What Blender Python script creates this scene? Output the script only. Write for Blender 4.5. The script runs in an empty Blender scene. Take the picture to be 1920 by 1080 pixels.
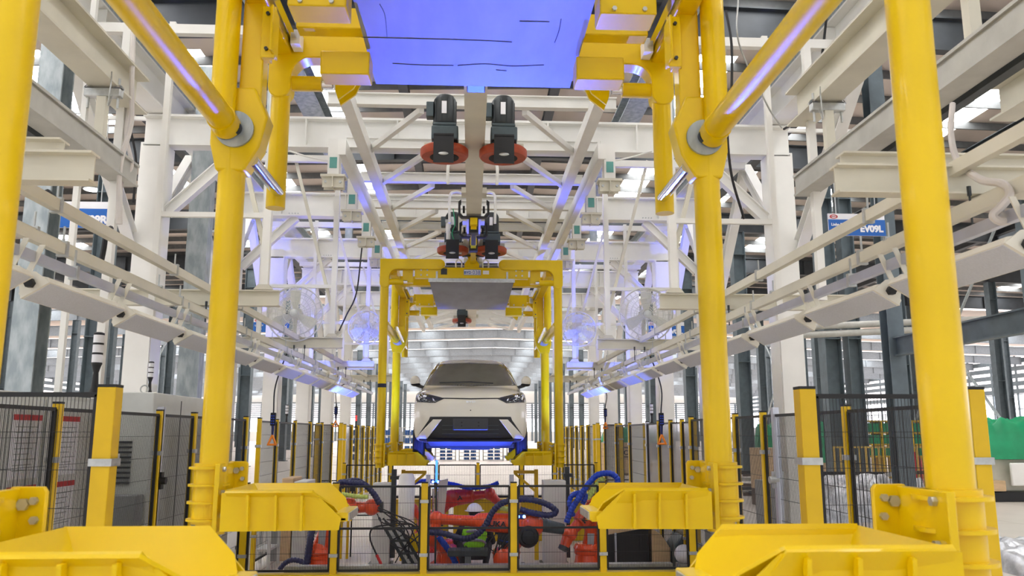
import bpy, bmesh, math, random
from mathutils import Vector, Matrix, Quaternion
from mathutils.bvhtree import BVHTree
random.seed(7)
SC = bpy.context.scene
COL = SC.collection
# ------------------------------------------------------------------ camera
CAM_H = 1.95
cd = bpy.data.cameras.new('camera'); cam = bpy.data.objects.new('camera', cd); COL.objects.link(cam)
SC.camera = cam
cd.sensor_width = 36.0; cd.lens = 1540.0/1920*36; cd.clip_start = 0.05; cd.clip_end = 600
PITCH = math.radians(10.0165); YAW = math.radians(-2.8554)
cam.location = (0, 0, CAM_H); cam.rotation_euler = (math.pi/2+PITCH, 0, YAW)
cd.dof.use_dof = True; cd.dof.focus_distance = 11.5; cd.dof.aperture_fstop = 5.0
# ------------------------------------------------------------------ world and light
w = bpy.data.worlds.new('sky'); SC.world = w; w.use_nodes = True
bg = w.node_tree.nodes['Background']; bg.inputs[0].default_value = (0.93, 0.96, 1.0, 1); bg.inputs[1].default_value = .68
def area(name, loc, rot, sx, sy, energy, color=(1, 1, 1)):
    l = bpy.data.lights.new(name, 'AREA'); l.shape = 'RECTANGLE'; l.size = sx; l.size_y = sy
    l.energy = energy; l.color = color
    o = bpy.data.objects.new(name, l); o.location = loc; o.rotation_euler = rot; COL.objects.link(o); return o
area('daylight_behind', (0, -9.5, 7), (math.radians(-80), 0, math.pi), 40, 9, 200, (0.98, 0.98, 1.0))
SC.view_settings.view_transform = 'Standard'; SC.view_settings.look = 'None'
SC.view_settings.exposure = 0.5; SC.view_settings.gamma = 1.0; SC.view_settings.use_curve_mapping = False
try:
    SC.cycles.use_denoising = True; SC.cycles.max_bounces = 7; SC.cycles.diffuse_bounces = 4
    SC.cycles.glossy_bounces = 3; SC.cycles.transparent_max_bounces = 16; SC.cycles.sample_clamp_indirect = 6
    SC.cycles.caustics_reflective = False; SC.cycles.caustics_refractive = False
except Exception: pass
# ------------------------------------------------------------------ pixel -> world at a chosen depth Y
_R = Matrix.Rotation(YAW, 3, 'Z') @ Matrix.Rotation(math.pi/2+PITCH, 3, 'X')
def W(px, py, Y):
    d = _R @ Vector((px-960, -(py-540), -1540.0)); return Vector((0, 0, CAM_H)) + d*(Y/d.y)
# ------------------------------------------------------------------ materials
def lin(c):
    return tuple(((v/255)/12.92 if v/255 <= .04045 else (((v/255)+.055)/1.055)**2.4) for v in c)
def mat(name, rgb, rough=.5, metal=0., var=.06, scale=6., bump=0., coat=0., emit=0., alpha=1., spec=.5, var_rgb=None, stretch=None):
    m = bpy.data.materials.new(name); m.use_nodes = True; nt = m.node_tree; b = nt.nodes['Principled BSDF']
    c = lin(rgb)
    tc = nt.nodes.new('ShaderNodeTexCoord'); src = tc.outputs['Object']
    if stretch:
        mp = nt.nodes.new('ShaderNodeMapping'); mp.inputs['Scale'].default_value = stretch
        nt.links.new(src, mp.inputs[0]); src = mp.outputs[0]
    nz = nt.nodes.new('ShaderNodeTexNoise'); nz.inputs['Scale'].default_value = scale; nz.inputs['Detail'].default_value = 4
    nt.links.new(src, nz.inputs['Vector'])
    cr = nt.nodes.new('ShaderNodeValToRGB')
    lo = lin(var_rgb) if var_rgb else tuple(v*(1-var) for v in c)
    hi = c if var_rgb else tuple(min(1, v*(1+var)) for v in c)
    cr.color_ramp.elements[0].position = .35; cr.color_ramp.elements[1].position = .65
    cr.color_ramp.elements[0].color = (*lo, 1); cr.color_ramp.elements[1].color = (*hi, 1)
    nt.links.new(nz.outputs[0], cr.inputs[0]); nt.links.new(cr.outputs[0], b.inputs['Base Color'])
    b.inputs['Roughness'].default_value = rough; b.inputs['Metallic'].default_value = metal
    b.inputs['Specular IOR Level'].default_value = spec
    if coat: b.inputs['Coat Weight'].default_value = coat; b.inputs['Coat Roughness'].default_value = .06
    if bump:
        bp = nt.nodes.new('ShaderNodeBump'); bp.inputs['Strength'].default_value = bump; bp.inputs['Distance'].default_value = .02
        nt.links.new(nz.outputs[0], bp.inputs['Height']); nt.links.new(bp.outputs[0], b.inputs['Normal'])
    if emit:
        b.inputs['Emission Color'].default_value = (*c, 1); b.inputs['Emission Strength'].default_value = emit
    if alpha < 1: b.inputs['Alpha'].default_value = alpha
    return m
M = {}
SKYLIGHT = 10.5          # daylight coming through the translucent roof strips
M['yellow'] = mat('yellow_paint', (229, 193, 0), .33, var=.04, scale=3, spec=.35, coat=.12, bump=.03)
M['yellow_post'] = mat('yellow_post_paint', (224, 184, 0), .45, var=.05, scale=5)
M['yellow_worn'] = mat('yellow_worn_paint', (226, 190, 95), .5, var=.1, scale=12)
M['white'] = mat('white_steel_paint', (236, 235, 230), .5, var=.04, scale=2)
M['cream'] = mat('cream_steel_paint', (216, 212, 196), .5, var=.05, scale=3)
M['lightbox'] = mat('lamp_housing_paint', (232, 229, 216), .45, var=.02)
M['diffuser'] = mat('lamp_diffuser', (204, 208, 216), .6, var=.04, scale=90)
M['alu'] = mat('aluminium', (196, 198, 208), .35, .75, var=.06, scale=4)
M['greyrail'] = mat('grey_rail', (186, 185, 178), .5, .15, var=.08, scale=5)
M['galv'] = mat('galvanised_steel', (182, 190, 192), .45, .5, var_rgb=(150, 160, 164), scale=14, stretch=(1, 1, .35))
M['colgrey'] = mat('grey_primer', (96, 108, 114), .6, .1, var=.12, scale=3)
M['purlin'] = mat('purlin_grey', (98, 100, 100), .6, .1, var=.1)
M['rafter_hazed'] = mat('hazed_rafter_grey', (134, 142, 148), .6, .1, var=.08)  # rafter colour lightened to paint in distance haze and stronger light
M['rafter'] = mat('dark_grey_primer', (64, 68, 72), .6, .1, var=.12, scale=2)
M['black'] = mat('black_powder_coat', (24, 24, 26), .5, var=.1)
M['rubber'] = mat('black_rubber', (20, 20, 22), .75, var=.1)
M['wire'] = mat('black_wire', (30, 30, 34), .5, var=.1)
M['darkmetal'] = mat('charcoal_metal', (56, 60, 62), .45, .3, var=.15, scale=10)
M['motor'] = mat('motor_grey_paint', (70, 82, 86), .45, .1, var=.1, scale=12)
M['orange_tyre'] = mat('orange_polyurethane', (168, 68, 36), .5, var=.12, scale=10)
M['chrome'] = mat('chrome', (230, 232, 240), .09, 1., var=.02)
M['zinc'] = mat('zinc_plate', (190, 192, 190), .35, .7, var=.1, scale=20)
M['plate'] = mat('sheet_metal', (140, 144, 160), .6, .0, var=.08, scale=5, stretch=(1, .3, 1), bump=.05)
M['red'] = mat('robot_orange_red', (236, 78, 22), .32, var=.06, coat=.5)
M['darkred'] = mat('robot_red_shade', (214, 44, 28), .35, var=.06, coat=.4)
M['hose'] = mat('navy_hose', (30, 34, 78), .45, var=.1)
M['hoseblue'] = mat('blue_hose', (20, 66, 190), .4, var=.1)
M['lime'] = mat('lime_sleeve', (205, 222, 120), .6, var=.1, scale=30)
M['hivis'] = mat('hi_vis_fabric', (150, 235, 30), .7, var=.08, scale=30)
M['silverband'] = mat('reflective_band', (176, 178, 186), .35, .3, var=.05)
M['helmet'] = mat('helmet_plastic', (226, 226, 236), .3, var=.02, coat=.4)
M['skin'] = mat('skin', (176, 124, 98), .55, var=.06)
M['darkcloth'] = mat('dark_cloth', (38, 38, 48), .8, var=.15, scale=30)
M['carpaint'] = mat('car_paint', (226, 221, 205), .28, var=.01, coat=1.)
M['carblack'] = mat('car_black_plastic', (20, 21, 24), .4, var=.1)
M['carglass'] = mat('car_glass', (66, 64, 56), .1, .0, var=.12, scale=3, coat=1.)
M['windscreen'] = mat('windscreen_glass', (104, 101, 90), .12, .0, var=.12, scale=3, coat=1.)
M['plateholder'] = mat('plate_holder_plastic', (52, 54, 58), .5, var=.05)
M['carroof'] = mat('car_roof_inner_panel', (150, 178, 188), .5, var=.08)
M['lampglass'] = mat('headlamp_glass', (46, 50, 58), .08, .2, var=.3, scale=14, coat=1.)
M['tyre'] = mat('tyre', (34, 34, 36), .8, var=.1, bump=.2, scale=20)
M['blue_sign'] = mat('sign_blue', (0, 92, 178), .45, var=.02)
M['sign_white'] = mat('sign_white', (236, 236, 240), .45, var=.02)
M['redmark'] = mat('red_mark', (200, 38, 40), .5, var=.05)
M['teal'] = mat('teal_label', (96, 160, 152), .5, var=.05)
M['green'] = mat('green_tarpaulin', (20, 160, 108), .35, var_rgb=(12, 140, 90), scale=1.6, bump=.5)
M['foil'] = mat('silver_foil', (232, 234, 238), .28, .5, var_rgb=(170, 172, 176), scale=5, bump=.9)
M['wood'] = mat('plywood', (206, 176, 136), .65, var=.1, scale=4, stretch=(1, 1, 6))
M['darkwood'] = mat('dark_timber', (92, 74, 60), .7, var=.2, scale=8)
M['cabinet'] = mat('cabinet_grey', (206, 208, 204), .5, var=.03)
M['cabinet_mid'] = mat('cabinet_mid_grey', (150, 152, 152), .5, var=.05)
M['orange'] = mat('orange_plastic', (240, 136, 30), .45, var=.05)
M['cable'] = mat('black_cable', (26, 26, 30), .5, var=.1)
M['whitehose'] = mat('white_hose', (214, 208, 204), .5, var=.04)
M['bin'] = mat('blue_bin', (40, 92, 160), .5, var=.1)
M['led'] = mat('blue_led', (60, 110, 255), .3, emit=45., var=.0)
M['led_soft'] = mat('blue_strip_lamp', (40, 90, 255), .3, emit=4., var=.0)
M['window'] = mat('bright_window', (248, 246, 255), .4, emit=3.2, var=.0)
M['skylight'] = mat('skylight_panel', (250, 250, 250), .4, emit=SKYLIGHT, var=.0)
M['roof_glow_far'] = mat('added_roof_glow', (250, 246, 246), .4, emit=1.9, var=.0)
M['siding'] = mat('translucent_siding', (240, 232, 234), .5, emit=1.2, var=.03)
M['roofsheet'] = mat('roof_sheet', (212, 200, 190), .6, var=.06, scale=.6, stretch=(1, .2, 1))
M['tint'] = mat('tinted_screen', (70, 62, 60), .15, var=.1, alpha=.72)
M['fanwhite'] = mat('fan_white', (214, 214, 206), .45, var=.02)
M['redlight'] = mat('red_lamp', (220, 50, 50), .3, emit=.8, var=0.)
# floor: pale beige coated concrete with faint joints and soft stains
def floor_mat():
    m = bpy.data.materials.new('floor_coating'); m.use_nodes = True; nt = m.node_tree; b = nt.nodes['Principled BSDF']
    tc = nt.nodes.new('ShaderNodeTexCoord')
    br = nt.nodes.new('ShaderNodeTexBrick'); br.inputs['Scale'].default_value = 1.; br.inputs['Mortar Size'].default_value = .012
    br.offset = 0.; br.inputs['Brick Width'].default_value = 3.; br.inputs['Row Height'].default_value = 3.
    a = lin((214, 204, 194)); d = lin((222, 212, 202)); k = lin((176, 158, 146))
    br.inputs['Color1'].default_value = (*a, 1); br.inputs['Color2'].default_value = (*d, 1); br.inputs['Mortar'].default_value = (*k, 1)
    nz = nt.nodes.new('ShaderNodeTexNoise'); nz.inputs['Scale'].default_value = .7; nz.inputs['Detail'].default_value = 6
    mx = nt.nodes.new('ShaderNodeMixRGB'); mx.blend_type = 'MULTIPLY'; mx.inputs[0].default_value = .25
    nt.links.new(tc.outputs['Object'], br.inputs['Vector']); nt.links.new(tc.outputs['Object'], nz.inputs['Vector'])
    nt.links.new(br.outputs[0], mx.inputs[1]); nt.links.new(nz.outputs[0], mx.inputs[2]); nt.links.new(mx.outputs[0], b.inputs['Base Color'])
    b.inputs['Roughness'].default_value = .38
    return m
M['floor'] = floor_mat()
# ------------------------------------------------------------------ mesh builder
def frame_of(d, up=None):
    d = d.normalized(); u = Vector(up) if up is not None else (Vector((0, 0, 1)) if abs(d.z) < .95 else Vector((0, 1, 0)))
    x = u.cross(d)
    if x.length < 1e-6: x = Vector((1, 0, 0))
    x.normalize(); y = d.cross(x); return x, y
class MB:
    def __init__(s): s.v = []; s.f = []; s.c = []
    def add(s, vs, fs):
        o = len(s.v); s.c.append((o, len(s.f))); s.v += [tuple(v) for v in vs]; s.f += [tuple(i+o for i in f) for f in fs]; return s
    def box(s, c, sz, rot=None):
        hx, hy, hz = sz[0]/2, sz[1]/2, sz[2]/2
        P = [Vector((a*hx, b*hy, d*hz)) for a in (-1, 1) for b in (-1, 1) for d in (-1, 1)]
        if rot is not None: P = [rot @ p for p in P]
        c = Vector(c)
        return s.add([p+c for p in P], [(0, 1, 3, 2), (4, 6, 7, 5), (0, 4, 5, 1), (2, 3, 7, 6), (0, 2, 6, 4), (1, 5, 7, 3)])
    def mm(s, x0, x1, y0, y1, z0, z1):
        return s.box(((x0+x1)/2, (y0+y1)/2, (z0+z1)/2), (abs(x1-x0), abs(y1-y0), abs(z1-z0)))
    def bar(s, p0, p1, w, h, up=None):
        p0 = Vector(p0); p1 = Vector(p1); d = p1-p0; x, y = frame_of(d, up)
        q = [(-w/2, -h/2), (w/2, -h/2), (w/2, h/2), (-w/2, h/2)]
        vs = [p+x*a+y*b for p in (p0, p1) for a, b in q]
        return s.add(vs, [(3, 2, 1, 0), (4, 5, 6, 7), (0, 1, 5, 4), (1, 2, 6, 5), (2, 3, 7, 6), (3, 0, 4, 7)])
    def sect(s, p0, p1, pts, up=None):
        p0 = Vector(p0); p1 = Vector(p1); x, y = frame_of(p1-p0, up); n = len(pts)
        vs = [p+x*a+y*b for p in (p0, p1) for a, b in pts]
        fs = [(i, (i+1) % n, n+(i+1) % n, n+i) for i in range(n)]
        return s.add(vs, fs+[tuple(range(n-1, -1, -1)), tuple(range(n, 2*n))])
    def ibeam(s, p0, p1, w, h, tf=.014, tw=.01, up=None):
        a = w/2; b = h/2; t = tw/2
        return s.sect(p0, p1, [(-a, -b), (a, -b), (a, -b+tf), (t, -b+tf), (t, b-tf), (a, b-tf), (a, b), (-a, b), (-a, b-tf), (-t, b-tf), (-t, -b+tf), (-a, -b+tf)], up)
    def cyl(s, p0, p1, r, r1=None, n=16):
        return s.rings([(p0, r), (p1, r if r1 is None else r1)], n)
    def rings(s, pr, n=12, cap=True):
        pts = [Vector(p) for p, r in pr]; m = len(pts); vs = []; px = None
        for i in range(m):
            d = (pts[min(i+1, m-1)]-pts[max(i-1, 0)])
            if d.length < 1e-7: d = Vector((0, 0, 1))
            d.normalize()
            if px is None: x, y = frame_of(d)
            else:
                x = px-d*px.dot(d)
                if x.length < 1e-5: x, y = frame_of(d)
                x.normalize(); y = d.cross(x)
            px = x; r = pr[i][1]
            for k in range(n):
                a = 2*math.pi*k/n; vs.append(pts[i]+x*(r*math.cos(a))+y*(r*math.sin(a)))
        fs = [(i*n+k, i*n+(k+1) % n, (i+1)*n+(k+1) % n, (i+1)*n+k) for i in range(m-1) for k in range(n)]
        if cap: fs += [tuple(range(n-1, -1, -1)), tuple(range((m-1)*n, m*n))]
        return s.add(vs, fs)
    def lathe(s, c, axis, prof, n=24):
        c = Vector(c); ax = Vector(axis).normalized(); x, y = frame_of(ax); m = len(prof); vs = []
        for r, h in prof:
            for k in range(n):
                a = 2*math.pi*k/n; vs.append(c+ax*h+x*(r*math.cos(a))+y*(r*math.sin(a)))
        fs = [(i*n+k, i*n+(k+1) % n, (i+1)*n+(k+1) % n, (i+1)*n+k) for i in range(m-1) for k in range(n)]
        fs += [tuple(range(n-1, -1, -1)), tuple(range((m-1)*n, m*n))]
        return s.add(vs, fs)
    def torus(s, c, axis, R, r, n=28, m=8):
        c = Vector(c); ax = Vector(axis).normalized(); x, y = frame_of(ax); vs = []
        for i in range(n):
            a = 2*math.pi*i/n; d = x*math.cos(a)+y*math.sin(a)
            for j in range(m):
                b = 2*math.pi*j/m; vs.append(c+d*(R+r*math.cos(b))+ax*(r*math.sin(b)))
        return s.add(vs, [(i*m+j, ((i+1) % n)*m+j, ((i+1) % n)*m+(j+1) % m, i*m+(j+1) % m) for i in range(n) for j in range(m)])
    def ball(s, c, r, sc=(1, 1, 1), n=16, m=10, z0=-1., rot=None):
        vs = []; c = Vector(c)
        for i in range(m+1):
            t = -math.pi/2+math.pi*i/m; z = max(math.sin(t), z0)
            for k in range(n):
                a = 2*math.pi*k/n; p = Vector((math.cos(t)*math.cos(a)*r*sc[0], math.cos(t)*math.sin(a)*r*sc[1], z*r*sc[2]))
                vs.append(c+(rot @ p if rot is not None else p))
        return s.add(vs, [(i*n+k, i*n+(k+1) % n, (i+1)*n+(k+1) % n, (i+1)*n+k) for i in range(m) for k in range(n)])
    def prism(s, pts, axis, a0, a1):
        """pts: 2-D outline; axis 'x','y','z' = extrusion axis from a0 to a1"""
        def q(p, a):
            return {'x': (a, p[0], p[1]), 'y': (p[0], a, p[1]), 'z': (p[0], p[1], a)}[axis]
        n = len(pts)
        return s.add([q(p, a0) for p in pts]+[q(p, a1) for p in pts], [(i, (i+1) % n, n+(i+1) % n, n+i) for i in range(n)]+[tuple(range(n-1, -1, -1)), tuple(range(n, 2*n))])
    def build(s, name, m, parent=None, smooth=40, bevel=0, sub=0, label=None):
        me = bpy.data.meshes.new(name); me.from_pydata(s.v, [], s.f)
        bm = bmesh.new(); bm.from_mesh(me); bmesh.ops.remove_doubles(bm, verts=bm.verts, dist=1e-5)
        bmesh.ops.recalc_face_normals(bm, faces=bm.faces); bm.to_mesh(me); bm.free()
        me.materials.append(M[m] if isinstance(m, str) else m)
        if smooth:
            me.polygons.foreach_set('use_smooth', [True]*len(me.polygons)); me.set_sharp_from_angle(angle=math.radians(smooth))
        me.update()
        o = bpy.data.objects.new(name, me); COL.objects.link(o)
        if parent is not None: o.parent = parent
        if bevel:
            b = o.modifiers.new('bevel', 'BEVEL'); b.width = bevel; b.segments = 2; b.limit_method = 'ANGLE'; b.angle_limit = math.radians(50)
        if sub:
            b = o.modifiers.new('subsurf', 'SUBSURF'); b.levels = sub; b.render_levels = sub
        if label: o['label'] = label
        return o
def each(mb, name, m, parent, **k):
    """every piece added to mb becomes a part of its own"""
    c = mb.c+[(len(mb.v), len(mb.f))]
    for (v0, f0), (v1, f1) in zip(c[:-1], c[1:]):
        q = MB(); q.v = mb.v[v0:v1]; q.f = [tuple(i-v0 for i in f) for f in mb.f[f0:f1]]; q.build(name, m, parent, **k)
def text_mb(s, size, org, xd, yd, depth=.002, bold=0., sx=1., align='CENTER'):
    """letters as a mesh: org = middle of baseline, xd = reading direction, yd = up"""
    cu = bpy.data.curves.new('t', 'FONT'); cu.body = s; cu.size = size; cu.extrude = depth; cu.align_x = align; cu.offset = bold
    ob = bpy.data.objects.new('t', cu); COL.objects.link(ob)
    dg = bpy.context.evaluated_depsgraph_get(); me = bpy.data.meshes.new_from_object(ob.evaluated_get(dg))
    xd = Vector(xd).normalized(); yd = Vector(yd).normalized(); zd = xd.cross(yd); org = Vector(org); mb = MB()
    mb.add([org+xd*(v.co.x*sx)+yd*v.co.y+zd*v.co.z for v in me.vertices], [tuple(p.vertices) for p in me.polygons])
    bpy.data.objects.remove(ob); bpy.data.curves.remove(cu); bpy.data.meshes.remove(me)
    return mb
def kids(o, acc=None):
    acc = [] if acc is None else acc
    for c in COL.objects:
        if c.parent is o: acc.append(c)
    return acc
KID = {}
def thing(name, label, cat, group=None):
    o = bpy.data.objects.new(name, None); o.empty_display_size = .1; COL.objects.link(o)
    o['label'] = label; o['category'] = cat
    if group: o['group'] = group
    return o
def descend(o):
    out = []
    for c in o.children: out.append(c); out += descend(c)
    return out
def settle(o, loc=None):
    """put the origin of a thing at its base without moving what it shows"""
    ms = [c for c in ([o]+descend(o)) if c.type == 'MESH']
    if loc is None:
        xs = [v.co for c in ms for v in c.data.vertices]
        loc = Vector(((min(v.x for v in xs)+max(v.x for v in xs))/2, (min(v.y for v in xs)+max(v.y for v in xs))/2, min(v.z for v in xs)))
    loc = Vector(loc)
    for c in ms: c.data.transform(Matrix.Translation(-loc))
    for c in descend(o):
        if c.type == 'LIGHT': c.location = Vector(c.location)-loc
    o.location = loc; return o
def tag(o, label, cat, group=None):
    o['label'] = label; o['category'] = cat
    if group: o['group'] = group
    return settle(o)
def copy_tree(o, loc=None, label=None, rotz=None, parent=None):
    c = o.copy(); COL.objects.link(c)
    if parent is not None: c.parent = parent
    if loc is not None: c.location = loc
    if label: c['label'] = label
    if rotz is not None: c.rotation_euler = (0, 0, rotz)
    for ch in o.children: copy_tree(ch, parent=c)
    return c
def struct(o): o['kind'] = 'structure'; return o
def bez(pts, n=10):
    """Catmull-Rom through the points"""
    P = [Vector(p) for p in pts]; P = [P[0]*2-P[1]]+P+[P[-1]*2-P[-2]]; out = []
    for i in range(1, len(P)-2):
        for k in range(n):
            t = k/n; a, b, c, d = P[i-1], P[i], P[i+1], P[i+2]
            out.append(.5*((2*b)+(c-a)*t+(2*a-5*b+4*c-d)*t*t+(3*b-a-3*c+d)*t**3))
    out.append(P[-2]); return out
def tube(pts, r, n=8, k=8): return MB().rings([(p, r) for p in bez(pts, k)], n)
def ribbed(pts, r, pitch=.022, n=10):
    c = bez(pts, 24); out = []; acc = 0; last = c[0]; i = 0
    for p in c:
        acc += (p-last).length; last = p
        out.append((p, r*(1.06 if int(acc/pitch) % 2 else .93)))
    return MB().rings(out, n)
ORD = ['nearest', 'second', 'third', 'fourth', 'fifth', 'sixth', 'seventh', 'eighth', 'ninth', 'tenth', 'eleventh', 'twelfth', 'thirteenth', 'fourteenth', 'fifteenth', 'sixteenth']
def nth(i): return ORD[i]+(' from the camera' if i else ' to the camera')
SIDE = {-1: 'left', 1: 'right'}
# ================================================================== the hall
struct(MB().mm(-72, 72, -10, 225, -.1, 0).build('floor', 'floor', smooth=0))
RZ = lambda x: 13.6-abs(x-3)*.028           # underside of the gabled roof sheet
SKY = [(-9.2, -8.2), (11.6, 12.6), (-14.2, -12.9), (-5.4, -4.2), (7.0, 8.2), (16.8, 18.1), (-24, -22.7), (27, 28.3), (-36, -34.5), (39, 40.5), (-50, -48.5), (53, 54.5)]  # first two strips added to brighten the hall
def roof():
    mb = MB(); xs = sorted(set([-71, 71, 3]+[a for s in SKY for a in s]))
    for a, b in zip(xs[:-1], xs[1:]):
        if (a, b) in SKY: continue
        za, zb = RZ(a), RZ(b)
        mb.add([(a, -10, za), (b, -10, zb), (b, 215, zb), (a, 215, za), (a, -10, za+.08), (b, -10, zb+.08), (b, 215, zb+.08), (a, 215, za+.08)],
               [(0, 1, 2, 3), (7, 6, 5, 4), (0, 4, 5, 1), (1, 5, 6, 2), (2, 6, 7, 3), (3, 7, 4, 0)])
    struct(mb.build('ceiling', 'roofsheet', smooth=0))
    for i, (a, b) in enumerate(SKY):
        mb = MB(); za, zb = RZ(a)+.02, RZ(b)+.02
        for k in range(22):
            y0 = -8+k*10+1.5; y1 = y0+6
            mb.add([(a, y0, za), (b, y0, zb), (b, y1, zb), (a, y1, za), (a, y0, za+.04), (b, y0, zb+.04), (b, y1, zb+.04), (a, y1, za+.04)],
                   [(0, 1, 2, 3), (7, 6, 5, 4), (0, 4, 5, 1), (1, 5, 6, 2), (2, 6, 7, 3), (3, 7, 4, 0)])
        struct(mb.build('window_%d' % (i+1), 'skylight', smooth=0))
        mb = MB()
        for k in range(23):
            y1 = -8+k*10+1.5; y0 = y1-4
            mb.add([(a, y0, za), (b, y0, zb), (b, y1, zb), (a, y1, za)], [(0, 1, 2, 3)])
        struct(mb.build('trim_%d' % (i+1), 'roofsheet', smooth=0))
roof()
RY = [10, 20]+[30+10*k for k in range(18)]
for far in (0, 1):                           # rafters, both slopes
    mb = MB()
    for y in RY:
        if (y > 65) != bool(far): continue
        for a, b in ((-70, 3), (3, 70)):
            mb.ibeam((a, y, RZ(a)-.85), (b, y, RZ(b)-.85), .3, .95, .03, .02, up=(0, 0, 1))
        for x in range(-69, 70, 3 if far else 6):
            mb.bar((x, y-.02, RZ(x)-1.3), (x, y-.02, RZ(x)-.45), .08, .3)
    struct(mb.build('trim_%d' % (11+far), 'rafter_hazed' if far else 'rafter', smooth=0))
mb = MB(); y = 3.0
while y < 64:                                # purlins across, girders along
    for a, b in ((-70, 3), (3, 70)): mb.bar((a, y, RZ(a)-.16), (b, y, RZ(b)-.16), .07, .26, up=(0, 0, 1))
    y += 1.9
struct(mb.build('trim_13', 'purlin', smooth=0))
mb = MB()
for y in RY:                                 # glowing cross strips added to whiten the far roof bays
    if y >= 60:
        for a, b in ((-70, 3), (3, 70)): mb.add([(a, y+2.5, RZ(a)-.02), (b, y+2.5, RZ(b)-.02), (b, y+8.5, RZ(b)-.02), (a, y+8.5, RZ(a)-.02)], [(0, 1, 2, 3)])
struct(mb.build('window_15', 'roof_glow_far', smooth=0))
mb = MB()
for x, d in ((-27, .5), (-19, .5), (-10.2, .6), (-2.2, .3), (2.6, .3), (10.2, .6), (19, .5), (27, .5)): mb.ibeam((x, 2, RZ(x)-.75), (x, 66, RZ(x)-.75), .3, d, .03, .03, up=(0, 0, 1))
struct(mb.build('trim_14', 'rafter', smooth=0))
for s in (-1, 1):                            # long side walls with a window band and louvred siding
    n = SIDE[s]; X = 69*s; ZT = 11.6
    wl = MB().mm(X, X+.2*s, -8, 210, 0, 3.1)
    struct(wl.build('wall_'+n, 'cabinet', smooth=0))
    struct(MB().mm(X+.1*s, X+.18*s, -8, 210, 3.1, 6.8).build('window_%d' % (12+s), 'window', smooth=0))
    struct(MB().mm(X+.1*s, X+.18*s, -8, 210, 6.8, ZT).build('wall_%s_upper' % n, 'siding', smooth=0))
    g = MB()
    for k in range(5):
        z = 6.9+k*.95; g.mm(X-.02*s, X+.08*s, -8, 210, z, z+.55)
    for y in range(-4, 210, 5): g.mm(X-.03*s, X+.08*s, y, y+.3, 3.1, ZT)
    for z in (3.1, 4.9, 6.75): g.mm(X-.05*s, X+.1*s, -8, 210, z, z+.1)
    struct(g.build('trim_%d' % (16+s), 'colgrey', smooth=0))
g = MB().mm(-70, 70, 205, 205.2, 0, 2.3); g.mm(-70, 70, 205, 205.2, 9, 13.5); struct(g.build('wall_back', 'cabinet', smooth=0))
struct(MB().mm(-70, 70, 205, 205.1, 2.3, 5.4).build('window_14', 'window', smooth=0))
struct(MB().mm(-70, 70, 205, 205.1, 5.4, 9).build('wall_back_upper', 'siding', smooth=0))
g = MB()
for k in range(8): g.mm(-70, 70, 204.8, 204.95, 5.6+k*.5, 5.8+k*.5)
for x in range(-69, 70, 3): g.mm(x, x+.4, 204.7, 204.95, 0, 9)
struct(g.build('trim_18', 'colgrey', smooth=0))
# building columns: dark H-sections in long rows
def h_column(x, y, w, h, m='colgrey', name='steel_column'):
    mb = MB(); mb.sect((x, y, 0), (x, y, h), [(-w/2, -w/2), (w/2, -w/2), (w/2, -w/2+.03), (.02, -w/2+.03), (.02, w/2-.03), (w/2, w/2-.03), (w/2, w/2), (-w/2, w/2), (-w/2, w/2-.03), (-.02, w/2-.03), (-.02, -w/2+.03), (-w/2, -w/2+.03)], up=(1, 0, 0))
    mb.mm(x-w*.7, x+w*.7, y-w*.7, y+w*.7, 0, .04)
    for z in (h*.45, h*.9): mb.mm(x-w*.52, x+w*.52, y-w*.52, y+w*.52, z, z+.03)
    return mb.build(name, m, smooth=0)
for s, X in ((-1, 13.4), (1, 13.4), (1, 21.5), (-1, 21.5), (1, 33), (-1, 33), (1, 47), (-1, 47)):
    row = {13.4: 'innermost', 21.5: 'second', 33: 'third', 47: 'outermost'}[X]
    for i, y in enumerate([30+10*k for k in range(15 if X < 14 else 10)]):
        o = h_column(s*X, y, .62 if X < 14 else .5, RZ(s*X)-1.33)
        tag(o, 'dark grey steel hall column on the %s, %s in the %s row' % (SIDE[s], nth(i) if i else ORD[0], row), 'column', 'hall columns of the %s %s row' % (SIDE[s], row))
o = h_column(14.25, 30, .5, 12, 'colgrey'); tag(o, 'dark grey steel hall column doubled beside the nearest right column', 'column')
for s in (-1, 1):                            # cross bracing between side columns and pipe runs
    t = thing('cross_bracing', 'grey diagonal tie rods crossing between the outer hall columns on the %s' % SIDE[s], 'bracing')
    for a, b in ((30, 40), (50, 60)):
        x = 20.9*s
        MB().cyl((x, a, .6), (x, b, 11), .06, n=8).build('tie_rod', 'galv', t)
        MB().cyl((x, b, .6), (x, a, 11), .06, n=8).build('tie_rod', 'galv', t)
    settle(t)
t = thing('pipe_bridge', 'grey horizontal steel beam crossing low behind the right cable rails', 'beam')
MB().ibeam((9.5, 9.5, 3.85), (9.5, 17.9, 3.85), .2, .42, .03, .03, up=(0, 0, 1)).build('beam', 'colgrey', t)
MB().ibeam((9.5, 18, 0), (9.5, 18, 11.9), .36, .36, .03, .03).build('post', 'colgrey', t); settle(t)
t = thing('pipe_pair', 'pair of pale horizontal pipes between the dark right hall columns', 'pipe')
for dz in (0, .28): MB().cyl((10.2, 27.5, 5.2+dz), (20.3, 29.3, 5.9+dz), .12, n=10).build('pipe', 'greyrail', t)
settle(t)
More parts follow.
